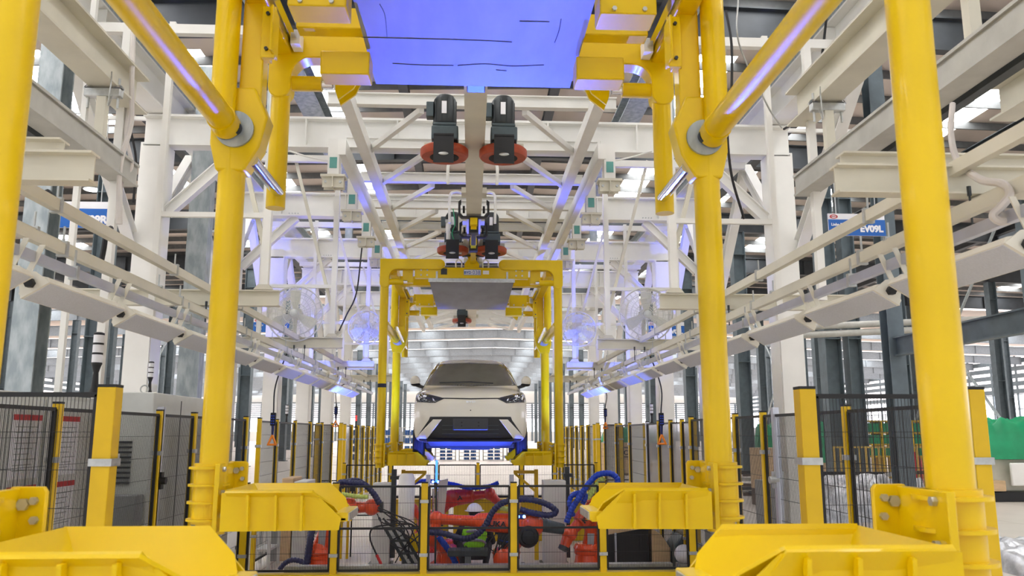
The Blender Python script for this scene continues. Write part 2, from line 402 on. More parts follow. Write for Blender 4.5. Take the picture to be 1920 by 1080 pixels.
# ================================================================== white conveyor steelwork
PY = [10.5, 14.0, 17.4, 20.7, 24.1, 27.6]
for i, y in enumerate(PY):
    t = thing('portal_frame', 'white steel portal frame over the line, %s' % nth(i), 'steel frame', 'white portal frames over the conveyor line')
    MB().ibeam((-4.3, y, 5.85), (4.3, y, 5.85), .22, .42, .03, .02, up=(0, 0, 1)).build('crossbeam', 'white', t)
    for s in (-1, 1):
        c = MB().ibeam((4.12*s, y, 0), (4.12*s, y, 5.64), .32, .32, .03, .02, up=(1, 0, 0)); c.mm(4.12*s-.25, 4.12*s+.25, y-.25, y+.25, 0, .03)
        c.mm(4.12*s-.15, 4.12*s+.15, y-.178, y-.17, .05, 5.6)
        c.build('column', 'white', t)
        MB().ibeam((3.95*s, y, 4.75), (3.05*s, y, 5.64), .12, .14).build('knee_brace', 'white', t)
        b = MB()
        for k in range(4): b.cyl((3.0*s+.05*k*s, y-.12, 5.68), (3.0*s+.05*k*s, y-.1, 5.68), .012, n=6)
        each(b, 'bolt', 'zinc', t)
        for x in (1.0, 2.2, 3.3): MB().mm(s*x-.008, s*x+.008, y-.105, y+.105, 5.67, 6.03).build('stiffener', 'white', t)
    settle(t)
for s in (-1, 1):
    t = thing('longitudinal_girder', 'white I-beam girder running along the %s column heads with braces' % SIDE[s], 'beam')
    MB().ibeam((4.12*s, 2.2, 6.3), (4.12*s, 29, 6.3), .26, .46, .025, .02, up=(0, 0, 1)).build('girder', 'white', t)
    for a, b in zip(PY[:-1], PY[1:]):
        MB().ibeam((4.3*s, a+.1, 4.3), (4.3*s, (a+b)/2, 6.06), .14, .16).build('brace', 'white', t)
        MB().ibeam((4.3*s, b-.1, 4.3), (4.3*s, (a+b)/2, 6.06), .14, .16).build('brace', 'white', t)
    MB().ibeam((4.3*s, 10.4, 4.3), (4.3*s, 8.3, 6.06), .14, .16).build('brace', 'white', t)
    for y in (4.5, 6.5, 8.5, 12, 15.5, 19): MB().mm(4.12*s-.125, 4.12*s+.125, y, y+.015, 6.1, 6.5).build('stiffener', 'white', t)
    settle(t)
    # inner girders higher up, galvanised
    for j, (x, z) in enumerate(((6.4, 9.2), (8.9, 10.6))):
        o = MB().ibeam((x*s, 6, z), (x*s, 60, z), .3, .5, .03, .03, up=(0, 0, 1)).build('crane_girder', 'galv' if j == 0 else 'rafter', smooth=0)
        tag(o, '%s girder high under the roof on the %s, %s one' % (('galvanised', 'dark grey')[j], SIDE[s], ('lower', 'upper')[j]), 'beam')
    t = thing('secondary_beam', 'galvanised steel beam running along the line above the %s frames' % SIDE[s], 'beam')
    MB().ibeam((2.65*s, 6.5, 7.3), (2.65*s, 30, 7.3), .35, .3, .02, .02, up=(0, 0, 1)).build('beam', 'galv', t)
    for y in (10.5, 17.4, 24.1): MB().ibeam((2.65*s, y, 6.06), (2.65*s, y, 7.15), .15, .15).build('stub', 'galv', t)
    settle(t)
    MBc = MB().mm(-3.95, -3.67, 11.3, 11.5, 0, 7.15) if s < 0 else None
    if MBc: tag(MBc.build('galvanised_column', 'galv', smooth=0), 'mottled galvanised steel column behind the left rear yellow leg', 'column')
tag(MB().ibeam((-4.25, 8.1, 0), (-4.25, 8.1, 6.05), .24, .24, .02, .02).build('galvanised_column', 'galv', smooth=0), 'galvanised H-column beside the left yellow front leg', 'column')
tag(MB().ibeam((4.95, 8.6, 0), (4.95, 8.6, 7.05), .22, .22, .02, .02).build('galvanised_column', 'rafter', smooth=0), 'dark slim H-column behind the right yellow front leg', 'column')
# truss deck hung under the portals
t = thing('overhead_truss', 'white ladder truss with diagonals carrying the conveyor rail', 'truss')
for s in (-1, 1):
    MB().bar((1.36*s, 7.6, 5.50), (1.36*s, 28, 5.50), .13, .16).build('side_chord', 'white', t)
    MB().bar((1.62*s, 9.8, 5.44), (1.62*s, 28, 5.44), .1, .2).build('outer_chord', 'white', t)
k = 0; y = 8.75
while y < 27.5:
    MB().ibeam((-1.62, y, 5.62), (1.62, y, 5.62), .1, .14, .012, .01, up=(0, 0, 1)).build('cross_member', 'white', t)
    for s in (-1, 1): MB().bar((.58*s, y+.05, 5.53), (1.32*s, y+1.4, 5.53), .06, .07).build('diagonal', 'white', t)
    y += 1.42
settle(t)
proto = None
for s in (-1, 1):
    for i in range(7):
        y = 9.9+i*1.62
        if proto is None:
            r = thing('truss_hanger', '', 'bracket', 'hanging brackets under the truss chords')
            MB().mm(-.07, .07, -.08, .08, .16, .62).build('hanger_box', 'white', r, smooth=0)
            MB().mm(-.045, .045, -.086, -.08, .24, .38).build('sticker', 'teal', r, smooth=0, label='teal green sticker')
            p = MB().mm(-.15, .15, -.1, .1, .13, .16); p.mm(-.13, .13, -.06, -.05, 0, .13); p.mm(-.13, .13, .05, .06, 0, .13); p.mm(-.006, .006, -.1, .1, 0, .13)
            p.build('clamp_plate', 'cream', r, smooth=0)
            b = MB()
            for q in (-.09, .09): b.cyl((q, -.075, .07), (q, -.06, .07), .018, n=6)
            each(b, 'bolt', 'zinc', r); proto = r; o = r
        else: o = copy_tree(proto)
        o.location = (1.72*s, y, 4.93); o['label'] = 'white hanging bracket with teal sticker on the %s chord, %s' % (SIDE[s], nth(i))
# monorail and its hangers
t = thing('conveyor_rail', 'grey overhead monorail running down the centre of the line', 'rail')
MB().ibeam((.02, 2.0, 4.97), (.02, 22.6, 4.97), .2, .24, .016, .02, up=(0, 0, 1)).build('rail', 'cream', t)
for y in [8.75+1.42*k for k in range(10)]:
    MB().bar((.02, y, 5.09), (.02, y, 5.56), .1, .12).build('hanger', 'cream', t)
    for q in (-1, 1): MB().mm(.02+.1*q, .02+.16*q, y-.12, y+.12, 4.95, 5.02).build('clamp', 'cream', t)
settle(t)
# ================================================================== friction drives
proto = None
for i, (x, y) in enumerate(((-.29, 8.05), (.31, 8.05), (.3, 12.6), (-.3, 12.6), (-.24, 20.8))):
    if proto is None:
        r = thing('friction_drive', '', 'drive unit', 'friction drives beside the conveyor rail'); proto = r; o = r
        MB().lathe((0, 0, 0), (0, 0, 1), [(.15, 0), (.23, .0), (.245, .02), (.245, .075), (.23, .09), (.15, .09)], 36).build('drive_wheel', 'orange_tyre', r)
        MB().lathe((0, 0, .001), (0, 0, 1), [(.02, -.006), (.145, -.006), (.155, .01), (.155, .05), (.02, .05)], 28).build('wheel_hub', 'rubber', r)
        g = MB().mm(-.13, .14, -.13, .13, .15, .30); g.mm(-.12, .12, -.12, .12, .30, .34); g.mm(-.12, .08, -.1, .1, .09, .15)
        g.build('gearbox', 'motor', r, bevel=.015)
        m = MB().lathe((0, 0, .34), (0, 0, 1), [(.10, 0), (.115, .02), (.115, .27), (.09, .31)], 20)
        for k in range(10):
            a = 2*math.pi*k/10; m.bar((.116*math.cos(a), .116*math.sin(a), .36), (.116*math.cos(a), .116*math.sin(a), .60), .008, .012)
        m.build('motor', 'darkmetal', r)
        MB().mm(-.19, -.115, -.06, .06, .42, .58).build('terminal_box', 'motor', r, bevel=.008)
        MB().mm(-.03, .02, -.125, -.117, .43, .56).build('rating_label', 'sign_white', r, smooth=0)
        b = MB().mm(-.10, .10, -.27, -.255, -.14, .16); b.mm(-.10, .10, -.27, .1, .13, .145)
        b.build('bracket', 'black', r)
        MB().ball((0, -.272, -.05), .05, (1, .2, .35)).build('bracket_hole', 'zinc', r)
        MB().mm(-.22, .22, .1, .16, .1, .2).build('mounting_arm', 'cream', r, bevel=.01)
    else: o = copy_tree(proto)
    o.location = (x, y, 4.72)
    o['label'] = ('grey motor drive with orange wheel left of the rail, nearest pair', 'grey motor drive with orange wheel right of the rail, nearest pair',
                  'motor drive with orange wheel right of the trolley, above the far yellow carrier', 'motor drive with orange wheel left of the trolley, above the far yellow carrier',
                  'distant motor drive with orange wheel under the rail end')[i]
# ================================================================== yellow carriers
def arc(cx, cy, r, a0, a1, n=8):
    return [(cx+r*math.cos(math.radians(a0+(a1-a0)*k/n)), cy+r*math.sin(math.radians(a0+(a1-a0)*k/n))) for k in range(n+1)]
def elbow(s, xo, xin, y, ztop, zlow, wv, hh, dep):
    """flat elbow plate box: vertical cheek with rounded foot, curved inner corner, arm towards the middle"""
    xi = xo-wv; cx = xo-wv/2; R = .13
    pts = [(xo, ztop)]+[(a, b) for a, b in arc(cx, zlow, wv/2, 0, -180, 8)]
    pts += [(a, b) for a, b in arc(xi-R, ztop-hh-R, R, 0, 90, 6)]
    pts += [(a, b) for a, b in arc(xin, ztop-hh/2, hh/2, 270, 90, 8)]
    return MB().prism([(s*a, b) for a, b in pts], 'y', y-dep/2, y+dep/2)
def tray(t, s, y, tip=None):
    tr = MB(); th = .012
    def quad(p):
        n = Vector(p[1])-Vector(p[0]); m = Vector(p[2])-Vector(p[0]); k = n.cross(m).normalized()*th
        tr.add([Vector(q) for q in p]+[Vector(q)-k for q in p], [tuple(range(len(p))), tuple(range(2*len(p)-1, len(p)-1, -1))]+[(i, (i+1) % len(p), len(p)+(i+1) % len(p), len(p)+i) for i in range(len(p))])
    X = lambda x: s*x
    zb, zr = 1.505, 1.66
    for q in (-1, 1):
        quad([(X(1.24), y+q*.275, zr), (X(.80), y+q*.275, zr), (X(.70), y+q*.20, 1.585), (X(.66), y+q*.12, zb), (X(1.10), y+q*.10, zb)])
        quad([(X(1.24), y+q*.275, zr), (X(1.24), y+q*.275, zb), (X(.80), y+q*.275, zb), (X(.80), y+q*.275, zr)] if False else [(X(1.24), y+q*.275, zr), (X(1.22), y+q*.2, zb), (X(.70), y+q*.2, zb), (X(.80), y+q*.275, zr)])
    quad([(X(1.24), y-.275, zr), (X(1.24), y+.275, zr), (X(1.10), y+.10, zb), (X(1.10), y-.10, zb)])
    quad([(X(1.24), y-.2, zb), (X(1.24), y+.2, zb), (X(.64), y+.2, zb), (X(.64), y-.2, zb)])
    # skirt facing the camera and away
    for q in (-1, 1):
        quad([(X(1.26), y+q*.262, zr-.01), (X(1.26), y+q*.262, 1.46), (X(.67), y+q*.22, 1.46), (X(.66), y+q*.22, 1.52), (X(.79), y+q*.262, zr-.01)])
    o = tr.build('tray', 'yellow', t, smooth=25)
    for q in (-1, 1):
        for x in (1.12, .98, .85):
            MB().bar((X(x), y+q*.27, 1.465), (X(x), y+q*.285, 1.64), .012, .03, up=(0, 1, 0)).build('rib', 'yellow', o)
    # lip block at the tip
    MB().mm(X(.63), X(.70), y-.2, y+.2, 1.50, 1.545).build('lip', 'yellow', o, bevel=.006)
    MB().mm(X(.625), X(.632), y-.17, y+.17, 1.50, 1.54).build('pad', 'zinc', o, label='worn pale edge pad')
    # bracket up to the leg
    p = MB().prism([(X(1.24), 1.46), (X(1.36), 1.46), (X(1.36), 1.77), (X(1.34), 1.795), (X(1.25), 1.795), (X(1.24), 1.78)], 'y', y+.14, y+.16)
    p.mm(X(1.315), X(1.34), y-.13, y+.16, 1.44, 1.79)
    br = p.build('bracket', 'yellow', t, bevel=.003)
    b = MB()
    for x, z, r in ((1.27, 1.755, .012), (1.30, 1.745, .018), (1.265, 1.70, .012)): b.cyl((X(x), y+.142, z), (X(x), y+.125, z), r, n=6)
    for z in (1.52, 1.64, 1.76): b.cyl((X(1.30), y-.07, z), (X(1.315), y-.07, z), .014, n=6)
    each(b, 'bolt', 'zinc', br)
    c = MB()
    for z in (1.49, 1.58, 1.67, 1.76): c.lathe((X(1.405), y, z), (0, 0, 1), [(.06, 0), (.108, 0), (.108, .012), (.06, .012)], 28)
    c.cyl((X(1.405), y, 1.475), (X(1.405), y, 1.79), .082, n=28)
    c.build('clamp_collar', 'yellow', t)
def carrier(Y0, label, rod0, seq):
    t = thing('car_carrier', label, 'carrier', 'yellow overhead car carriers')
    YR, YS = 2.22, 2.88
    for s in (-1, 1):
        X = lambda x: s*x
        # front leg with its elbow
        MB().cyl((X(1.405), Y0, 1.42), (X(1.405), Y0, 4.35), .067, n=32).build('front_leg', 'yellow', t)
        e = elbow(s, 1.48, .52, Y0, 4.73, 4.33, .15, .17, .14).build('front_elbow', 'yellow', t, bevel=.008)
        MB().cyl((X(.52), Y0-.07, 4.645), (X(.52), Y0-.085, 4.645), .05, n=20).build('pivot_cap', 'yellow', e)
        st = MB().cyl((X(1.34), Y0, 4.36), (X(1.10), Y0, 4.36), .05, n=20).build('stub_tube', 'yellow', t)
        MB().cyl((X(1.10), Y0, 4.36), (X(1.04), Y0, 4.36), .03, n=12).build('stub_pin', 'chrome', st)
        # longitudinal tube
        MB().cyl((X(1.40), Y0, 3.68), (X(1.40), Y0+YR-.12, 3.68), .072, n=28).build('longitudinal_tube', 'yellow', t)
        cp = MB().cyl((X(1.40), Y0+YR-.22, 3.68), (X(1.40), Y0+YR-.1, 3.67), .08, n=24).build('tube_socket', 'yellow', t)
        # rear leg
        MB().cyl((X(1.385), Y0+YR, 1.42), (X(1.385), Y0+YR, 3.55), .076, n=32).build('rear_leg', 'yellow', t)
        h = MB().prism([(X(1.46), 3.42), (X(1.50), 3.58), (X(1.50), 3.78), (X(1.46), 3.92), (X(1.26), 3.92), (X(1.18), 3.74), (X(1.22), 3.56), (X(1.30), 3.42)], 'y', Y0+YR-.075, Y0+YR+.075)
        hb = h.build('pivot_housing', 'yellow', t, bevel=.012)
        MB().lathe((X(1.36), Y0+YR-.075, 3.66), (0, -1, 0), [(.05, 0), (.108, 0), (.108, .018), (.05, .018)], 28).build('flange_ring', 'galv', hb)
        MB().cyl((X(1.36), Y0+YR-.02, 3.66), (X(1.36), Y0+YR-.13, 3.66), .045, n=20).build('pivot_pin', 'darkmetal', hb)
        MB().cyl((X(1.43), Y0+YR-.1, 3.72), (X(1.43), Y0+YR-.1, 5.0), .070, n=28).build('upper_tube', 'yellow', t)
        up = MB().mm(X(1.23), X(1.36), Y0+YR-.05, Y0+YR+.07, 3.85, 4.75).build('upper_post', 'yellow', t, bevel=.008)
        g = MB().mm(X(1.16), X(1.24), Y0+YR-.09, Y0+YR-.06, 4.1, 4.42); g.mm(X(1.16), X(1.175), Y0+YR-.15, Y0+YR, 4.12, 4.4); g.mm(X(1.19), X(1.24), Y0+YR-.06, Y0+YR, 4.1, 4.42)
        gp = g.build('bolted_plate', 'yellow', up, bevel=.004)
        b = MB()
        for z in (4.15, 4.37): b.cyl((X(1.205), Y0+YR-.09, z), (X(1.205), Y0+YR-.105, z), .012, n=6)
        each(b, 'bolt', 'darkmetal', up)
        # chrome rod and drop tube of the rear frame
        MB().cyl((X(1.27), Y0+rod0, 3.5+(.2 if rod0 < 2 else 0)), (X(1.27), Y0+YS+.02, 3.5+(.06 if rod0 < 2 else 0)), .036, n=24).build('chrome_rod', 'chrome', t)
        MB().cyl((X(1.29), Y0+YS, 3.40), (X(1.29), Y0+YS, 4.3), .062, n=28).build('drop_tube', 'yellow', t)
        elbow(s, 1.365, .70, Y0+YS, 4.60, 4.22, .15, .17, .14).build('rear_elbow', 'yellow', t, bevel=.008)
        st = MB().cyl((X(1.26), Y0+YS, 4.27), (X(1.02), Y0+YS, 4.27), .052, n=20).build('stub_tube', 'yellow', t)
        MB().cyl((X(1.02), Y0+YS, 4.27), (X(.95), Y0+YS, 4.27), .03, n=12).build('stub_pin', 'chrome', st)
        g = MB().prism([(X(.93), 4.36), (X(.74), 4.36), (X(.80), 4.22), (X(.90), 4.14), (X(.92), 4.2)], 'y', Y0+YS-.06, Y0+YS-.04); g.prism([(X(.93), 4.36), (X(.74), 4.36), (X(.80), 4.22), (X(.90), 4.14), (X(.92), 4.2)], 'y', Y0+YS+.04, Y0+YS+.06)
        g.build('clevis', 'yellow', t)
        # side beam with linear rail
        sb = MB().bar((X(1.28), Y0+.06, 4.56), (X(1.28), Y0+YS, 4.52), .13, .15).build('side_beam', 'yellow', t, bevel=.01)
        MB().mm(X(1.20), X(1.16), Y0+1.5, Y0+YS-.08, 4.50, 4.57).build('linear_rail', 'chrome', sb)
        MB().mm(X(1.14), X(1.20), Y0+YS-.2, Y0+YS-.08, 4.46, 4.56).build('rail_stop', 'sign_white', sb)
        # cross arms between side beam and sheet
        MB().mm(X(.66), X(.97), Y0+YS-.36, Y0+YS-.18, 4.185, 4.34).build('cross_arm', 'yellow', t, bevel=.008)
        MB().mm(X(.66), X(1.10), Y0+YS-.5, Y0+YS-.38, 4.42, 4.56).build('cross_arm', 'yellow', t, bevel=.008)
        c = MB().mm(X(.70), X(1.02), Y0+1.80, Y0+2.0, 4.25, 4.44).build('cross_arm', 'yellow', t, bevel=.008)
        b = MB()
        for x in (.78, .95): b.cyl((X(x), Y0+1.8, 4.275), (X(x), Y0+1.785, 4.275), .014, n=6)
        each(b, 'bolt', 'zinc', c)
        MB().mm(X(.66), X(1.22), Y0+.75, Y0+.92, 4.44, 4.60).build('cross_arm', 'yellow', t, bevel=.008)
        MB().mm(X(.96), X(1.12), Y0+.02, Y0+.2, 4.36, 4.62).build('gusset', 'yellow', t, bevel=.006)
        tray(t, s, Y0); tray(t, s, Y0+YR)
    # header with number plate, sheet underneath
    h = MB().mm(-.92, .92, Y0-.04, Y0+.06, 4.42, 4.60).build('header_beam', 'yellow', t, bevel=.006)
    MB().mm(-.13, .15, Y0-.046, Y0-.04, 4.475, 4.565).build('number_plate', 'sign_white', h, smooth=0, label='white plate with blue edge reading 038')
    if seq:
        text_mb('038', .085, (.075, Y0-.049, 4.49), (1, 0, 0), (0, 0, 1), .001).build('plate_number', 'blue_sign', h, smooth=0)
        text_mb('BYD', .06, (-.065, Y0-.049, 4.495), (1, 0, 0), (0, 0, 1), .001, bold=.002).build('plate_lettering', 'blue_sign', h, smooth=0)
        f = MB().mm(-.13, .15, Y0-.048, Y0-.046, 4.475, 4.481); f.mm(-.13, .15, Y0-.048, Y0-.046, 4.559, 4.565); f.mm(-.13, -.125, Y0-.048, Y0-.046, 4.475, 4.565); f.mm(.145, .15, Y0-.048, Y0-.046, 4.475, 4.565)
        f.build('plate_border', 'blue_sign', h, smooth=0)
    MB().mm(.18, .28, Y0-.046, Y0-.04, 4.49, 4.55).build('sticker', 'sign_white', h, smooth=0)
    MB().mm(-.5, -.4, Y0-.05, Y0-.04, 4.48, 4.58).build('black_tag', 'darkmetal', h, smooth=0)
    b = MB()
    for s in (-1, 1):
        for x in (.72, .82):
            for z in (4.47, 4.55): b.cyl((s*x, Y0-.04, z), (s*x, Y0-.052, z), .014, n=6)
    each(b, 'bolt', 'zinc', h)
    sh = MB().mm(-.69, .69, Y0-.02, Y0+3.12, 4.385, 4.395).build('drip_sheet', 'plate', t, smooth=0, label='thin bare metal sheet')
    if not seq:                              # scratches in the near sheet
        def onsheet(px, py):
            a = W(px, py, 1.0)-Vector((0, 0, CAM_H)); return Vector((0, 0, CAM_H))+a*((4.383-CAM_H)/a.z)
        for L in ([(712, 8), (722, 30), (726, 72)], [(678, 70), (800, 73), (900, 76), (960, 79)], [(736, 119), (790, 122), (850, 123)], [(858, 123), (910, 120), (960, 124), (1020, 122)], [(1052, 36), (1048, 58), (1040, 80)], [(974, 40), (1030, 41)], [(930, 131), (950, 133)]):
            tube([onsheet(*q) for q in L], .0022, 5, 6).build('scratch', 'darkmetal', sh, label='dark scratch')
    else:
        MB().cyl((-1.405, Y0, 2.66), (-1.405, Y0, 2.72), .069, n=28).build('marking_tape', 'black', t, label='black marking tape round the leg')
    e = MB().mm(-.70, .70, Y0-.04, Y0-.02, 4.36, 4.42)
    for x in (-.58, .56): e.mm(x, x+.03, Y0-.055, Y0-.035, 4.36, 4.53)
    e.build('sheet_edge_rail', 'zinc', sh, smooth=0)
    for x in (-.5, .5): MB().mm(x-.06, x+.06, Y0, Y0+2.95, 4.40, 4.52).build('spine_beam', 'yellow', t)
    cm = MB().prism([(-.12, 4.60), (.12, 4.60), (.12, 4.68), (.06, 4.76), (.09, 4.84), (-.09, 4.84), (-.06, 4.76), (-.12, 4.68)], 'y', Y0+.05, Y0+.17)
    cm.build('hanger_clevis', 'yellow', t, bevel=.004)
    for x in (-.22, .22):
        MB().rings([(p, .012) for p in bez([(x-.04, Y0+.1, 4.6), (x-.04, Y0+.1, 4.72), (x, Y0+.1, 4.77), (x+.05, Y0+.1, 4.72), (x+.05, Y0+.1, 4.6)], 6)], 8).build('guard_hoop', 'white', t)
    settle(t, (0, Y0+YR/2, 1.42)); return t
carrier(2.4, 'large yellow car carrier hanging empty right in front of the camera', 2.2, False)
carrier(13.15, 'yellow car carrier marked 038 holding the white car', .8, True)
# trolley train under the rail
t = thing('trolley_train', 'black and yellow trolley train hanging from the rail above the car', 'trolley')
for k, y in enumerate((10.75, 11.9, 13.2)):
    yk = MB().prism([(-.15, 4.8), (-.19, 4.84), (-.19, 5.02), (-.15, 5.05), (-.15, 5.0), (-.16, 4.99), (-.16, 4.86), (-.12, 4.82), (.16, 4.82), (.20, 4.86), (.20, 4.99), (.19, 5.0), (.19, 5.05), (.23, 5.02), (.23, 4.84), (.19, 4.8)], 'y', y-.05, y+.05)
    yo = yk.build('yoke', 'black', t, bevel=.006)
    for q in (-1, 1): MB().cyl((.02+q*.12, y, 4.92), (.02+q*.15, y, 4.92), .05, n=16).build('roller', 'rubber', yo)
    MB().mm(-.03, .07, y-.05, y+.05, 4.70, 4.80).build('trolley_body', 'yellow', t, bevel=.006)
    MB().mm(-.045, .085, y+.06, y+.2, 4.62, 4.82).build('buffer', 'black', t, bevel=.01)
MB().mm(-.02, .06, 10.8, 13.1, 4.66, 4.72).build('tow_bar', 'yellow', t)
MB().mm(-.012, .052, 11.0, 11.7, 4.645, 4.66).build('wear_strip', 'black', t)
settle(t)
t = thing('rail_trolley', 'black trolley end with blue tape behind the blue-lit sheet', 'trolley')
MB().mm(-.05, .09, 5.75, 5.95, 4.52, 4.84).build('trolley_body', 'black', t, bevel=.008)
MB().mm(-.052, .092, 5.74, 5.75, 4.66, 4.70).build('tape', 'hoseblue', t)
for q in (-1, 1):
    MB().cyl((.02+q*.07, 5.85, 4.72), (.02+q*.2, 5.85, 4.72), .03, n=12).build('axle', 'zinc', t)
    MB().rings([(p, .014) for p in bez([(q*.1, 5.8, 4.74), (q*.35, 5.85, 4.66), (q*.62, 5.8, 4.78)], 8)], 8).build('cable', 'cable', t)
settle(t)
t = thing('air_cylinder', 'white pneumatic cylinder with green hoses left of the trolley', 'cylinder')
MB().cyl((-.37, 12.5, 4.86), (-.37, 12.5, 5.18), .045, n=18).build('barrel', 'white', t)
MB().mm(-.42, -.32, 12.45, 12.55, 4.80, 4.86).build('end_block', 'zinc', t); MB().mm(-.42, -.32, 12.45, 12.55, 5.18, 5.23).build('end_block', 'zinc', t)
tube([(-.30, 12.45, 5.4), (-.27, 12.42, 5.15), (-.31, 12.42, 5.0), (-.26, 12.44, 4.85)], .008).build('hose', 'green', t)
MB().torus((-.28, 12.42, 5.06), (0, 1, 0), .05, .009).build('hose_loop', 'cable', t)
MB().mm(-.22, -.16, 12.5, 12.56, 4.7, 5.35).build('mounting_post', 'cream', t)
settle(t)
for s in (-1, 1):
    t = thing('guard_frame', 'bent white tube hoop on the %s side of the trolley' % SIDE[s], 'frame')
    MB().rings([(p, .02) for p in bez([(.14*s, 11.6, 5.40), (.26*s, 11.6, 5.42), (.33*s, 11.6, 5.34), (.33*s, 11.6, 4.95)], 8)], 10).build('hoop', 'white', t)
    MB().rings([(p, .02) for p in bez([(.14*s, 9.7, 5.25), (.24*s, 9.7, 5.27), (.30*s, 9.7, 5.18), (.30*s, 9.7, 4.95)], 8)], 10).build('hoop', 'white', t)
    settle(t)
# ================================================================== the car
def car():
    CY, CZ = 12.42, 1.525
    t = thing('car', 'white hatchback held up by the far yellow carrier, facing the camera', 'car')
    ST = [(0.0, .37, .52, .80, .44, .86, .24, .875, .88), (.035, .31, .70, .86, .62, .92, .32, .935, .94), (.11, .285, .82, .93, .74, .985, .38, 1.0, 1.005),
          (.26, .27, .865, .985, .79, 1.035, .42, 1.06, 1.07), (.55, .27, .88, 1.02, .80, 1.07, .44, 1.12, 1.13), (.82, .27, .88, 1.05, .79, 1.10, .48, 1.15, 1.16),
          (.95, .27, .88, 1.06, .79, 1.13, .70, 1.20, 1.22), (1.30, .27, .88, 1.06, .78, 1.14, .645, 1.47, 1.50), (1.56, .27, .88, 1.06, .77, 1.14, .60, 1.61, 1.64),
          (1.75, .27, .88, 1.06, .77, 1.14, .585, 1.65, 1.685), (2.3, .27, .88, 1.07, .77, 1.15, .58, 1.66, 1.70), (2.9, .27, .88, 1.08, .76, 1.16, .57, 1.63, 1.67),
          (3.3, .27, .87, 1.08, .74, 1.16, .55, 1.52, 1.57), (3.6, .28, .84, 1.05, .68, 1.12, .50, 1.20, 1.25), (3.74, .32, .74, .98, .58, 1.04, .42, 1.09, 1.10), (3.78, .40, .55, .85, .4, .92, .3, .95, .96)]
    vs = []; n = 0
    for y, zb, w_, zs, gx, gz, rx, rz, rc in ST:
        half = [(0, zb), (w_*.55, zb), (w_*.93, zb+.01), (w_*.985, zb+.12), (w_, zb+.28), (w_, (zs+zb+.28)/2+.04), (w_*.975, zs), (gx, gz), ((gx+rx)/2+.012, (gz+rz)/2), (rx, rz), (rx*.55, rc-.008 if rc > rz else rc), (0, rc)]
        full = half+[(-x, z) for x, z in half[-2:0:-1]]; n = len(full); vs += [(x, CY+y, CZ+z) for x, z in full]
    m = len(ST); fs = [(j*n+i, j*n+(i+1) % n, (j+1)*n+(i+1) % n, (j+1)*n+i) for j in range(m-1) for i in range(n)]
    fs += [tuple(range(n-1, -1, -1)), tuple(range((m-1)*n, m*n))]
    b = MB(); b.add(vs, fs); body = b.build('body', 'carpaint', t, smooth=180, sub=2)
    dg = bpy.context.evaluated_depsgraph_get(); ev = body.evaluated_get(dg); me = ev.to_mesh()
    bv = BVHTree.FromPolygons([v.co.copy() for v in me.vertices], [tuple(p.vertices) for p in me.polygons]); ev.to_mesh_clear()
    def skin(poly, name, m_, off=.004, thick=.008, axis='y', parent=t, cuts=3, side=1):
        bm = bmesh.new(); vv = [bm.verts.new((p[0], 0, p[1])) if axis == 'y' else bm.verts.new((0, p[0], p[1])) for p in poly]
        bm.faces.new(vv); bmesh.ops.triangulate(bm, faces=bm.faces)
        for _ in range(cuts): bmesh.ops.subdivide_edges(bm, edges=[e for e in bm.edges if e.calc_length() > .03], cuts=1, use_grid_fill=True); bmesh.ops.triangulate(bm, faces=bm.faces)
        for v in bm.verts:
            if axis == 'y':
                o = Vector((v.co.x, CY-2, CZ+v.co.z)); h = bv.ray_cast(o, Vector((0, 1, 0)))
                if h[0] is None: h = bv.find_nearest(Vector((v.co.x, CY+.1, CZ+v.co.z)))
                v.co = h[0]+Vector((0, -off, 0))
            elif axis == 'x':
                o = Vector((side*3, CY+v.co.y, CZ+v.co.z)); h = bv.ray_cast(o, Vector((-side, 0, 0)))
                if h[0] is None: h = bv.find_nearest(o)
                v.co = h[0]+Vector((side*off, 0, 0))
        me = bpy.data.meshes.new(name); bm.to_mesh(me); bm.free(); me.materials.append(M[m_]); me.polygons.foreach_set('use_smooth', [True]*len(me.polygons))
        o = bpy.data.objects.new(name, me); COL.objects.link(o); o.parent = parent
        so = o.modifiers.new('s', 'SOLIDIFY'); so.thickness = thick; so.offset = 0
        return o
    mir = lambda P: [(-x, z) for x, z in P][::-1]
    ws = skin([(-.735, 1.185), (-.60, 1.40), (-.548, 1.555), (-.525, 1.58), (0, 1.60), (.525, 1.58), (.548, 1.555), (.60, 1.40), (.735, 1.185), (0, 1.155)], 'windscreen', 'windscreen', .004, .006, cuts=5)
    for p0, p1 in (((-.50, 1.185), (.02, 1.20)), ((-.05, 1.20), (.36, 1.175))):
        h0 = bv.ray_cast(Vector((p0[0], CY-2, CZ+p0[1])), Vector((0, 1, 0)))[0]; h1 = bv.ray_cast(Vector((p1[0], CY-2, CZ+p1[1])), Vector((0, 1, 0)))[0]
        if h0 and h1: MB().bar(h0+Vector((0, -.05, .035)), h1+Vector((0, -.05, .035)), .016, .018).build('wiper', 'carblack', t)
    for s in (-1, 1):
        f = (lambda P: P) if s > 0 else mir
        hl = skin(f([(.845, 1.05), (.46, .955), (.40, .935), (.53, .87), (.82, .885)]), 'headlamp', 'lampglass', .006, .01, cuts=4)
        skin(f([(.815, 1.015), (.795, 1.012), (.765, .92), (.79, .92)]), 'daytime_light', 'sign_white', .014, .004, parent=hl, cuts=2)
        skin(f([(.58, .945), (.555, .94), (.54, .90), (.56, .90)]), 'light_bar', 'chrome', .014, .004, parent=hl, cuts=2)
        c = Vector((s*.69, CY, CZ+.965)); h = bv.ray_cast(Vector((c.x, CY-2, c.z)), Vector((0, 1, 0)))[0]
        if h: MB().ball(h+Vector((0, -.01, 0)), .032, (1, .6, 1)).build('lens', 'chrome', hl)
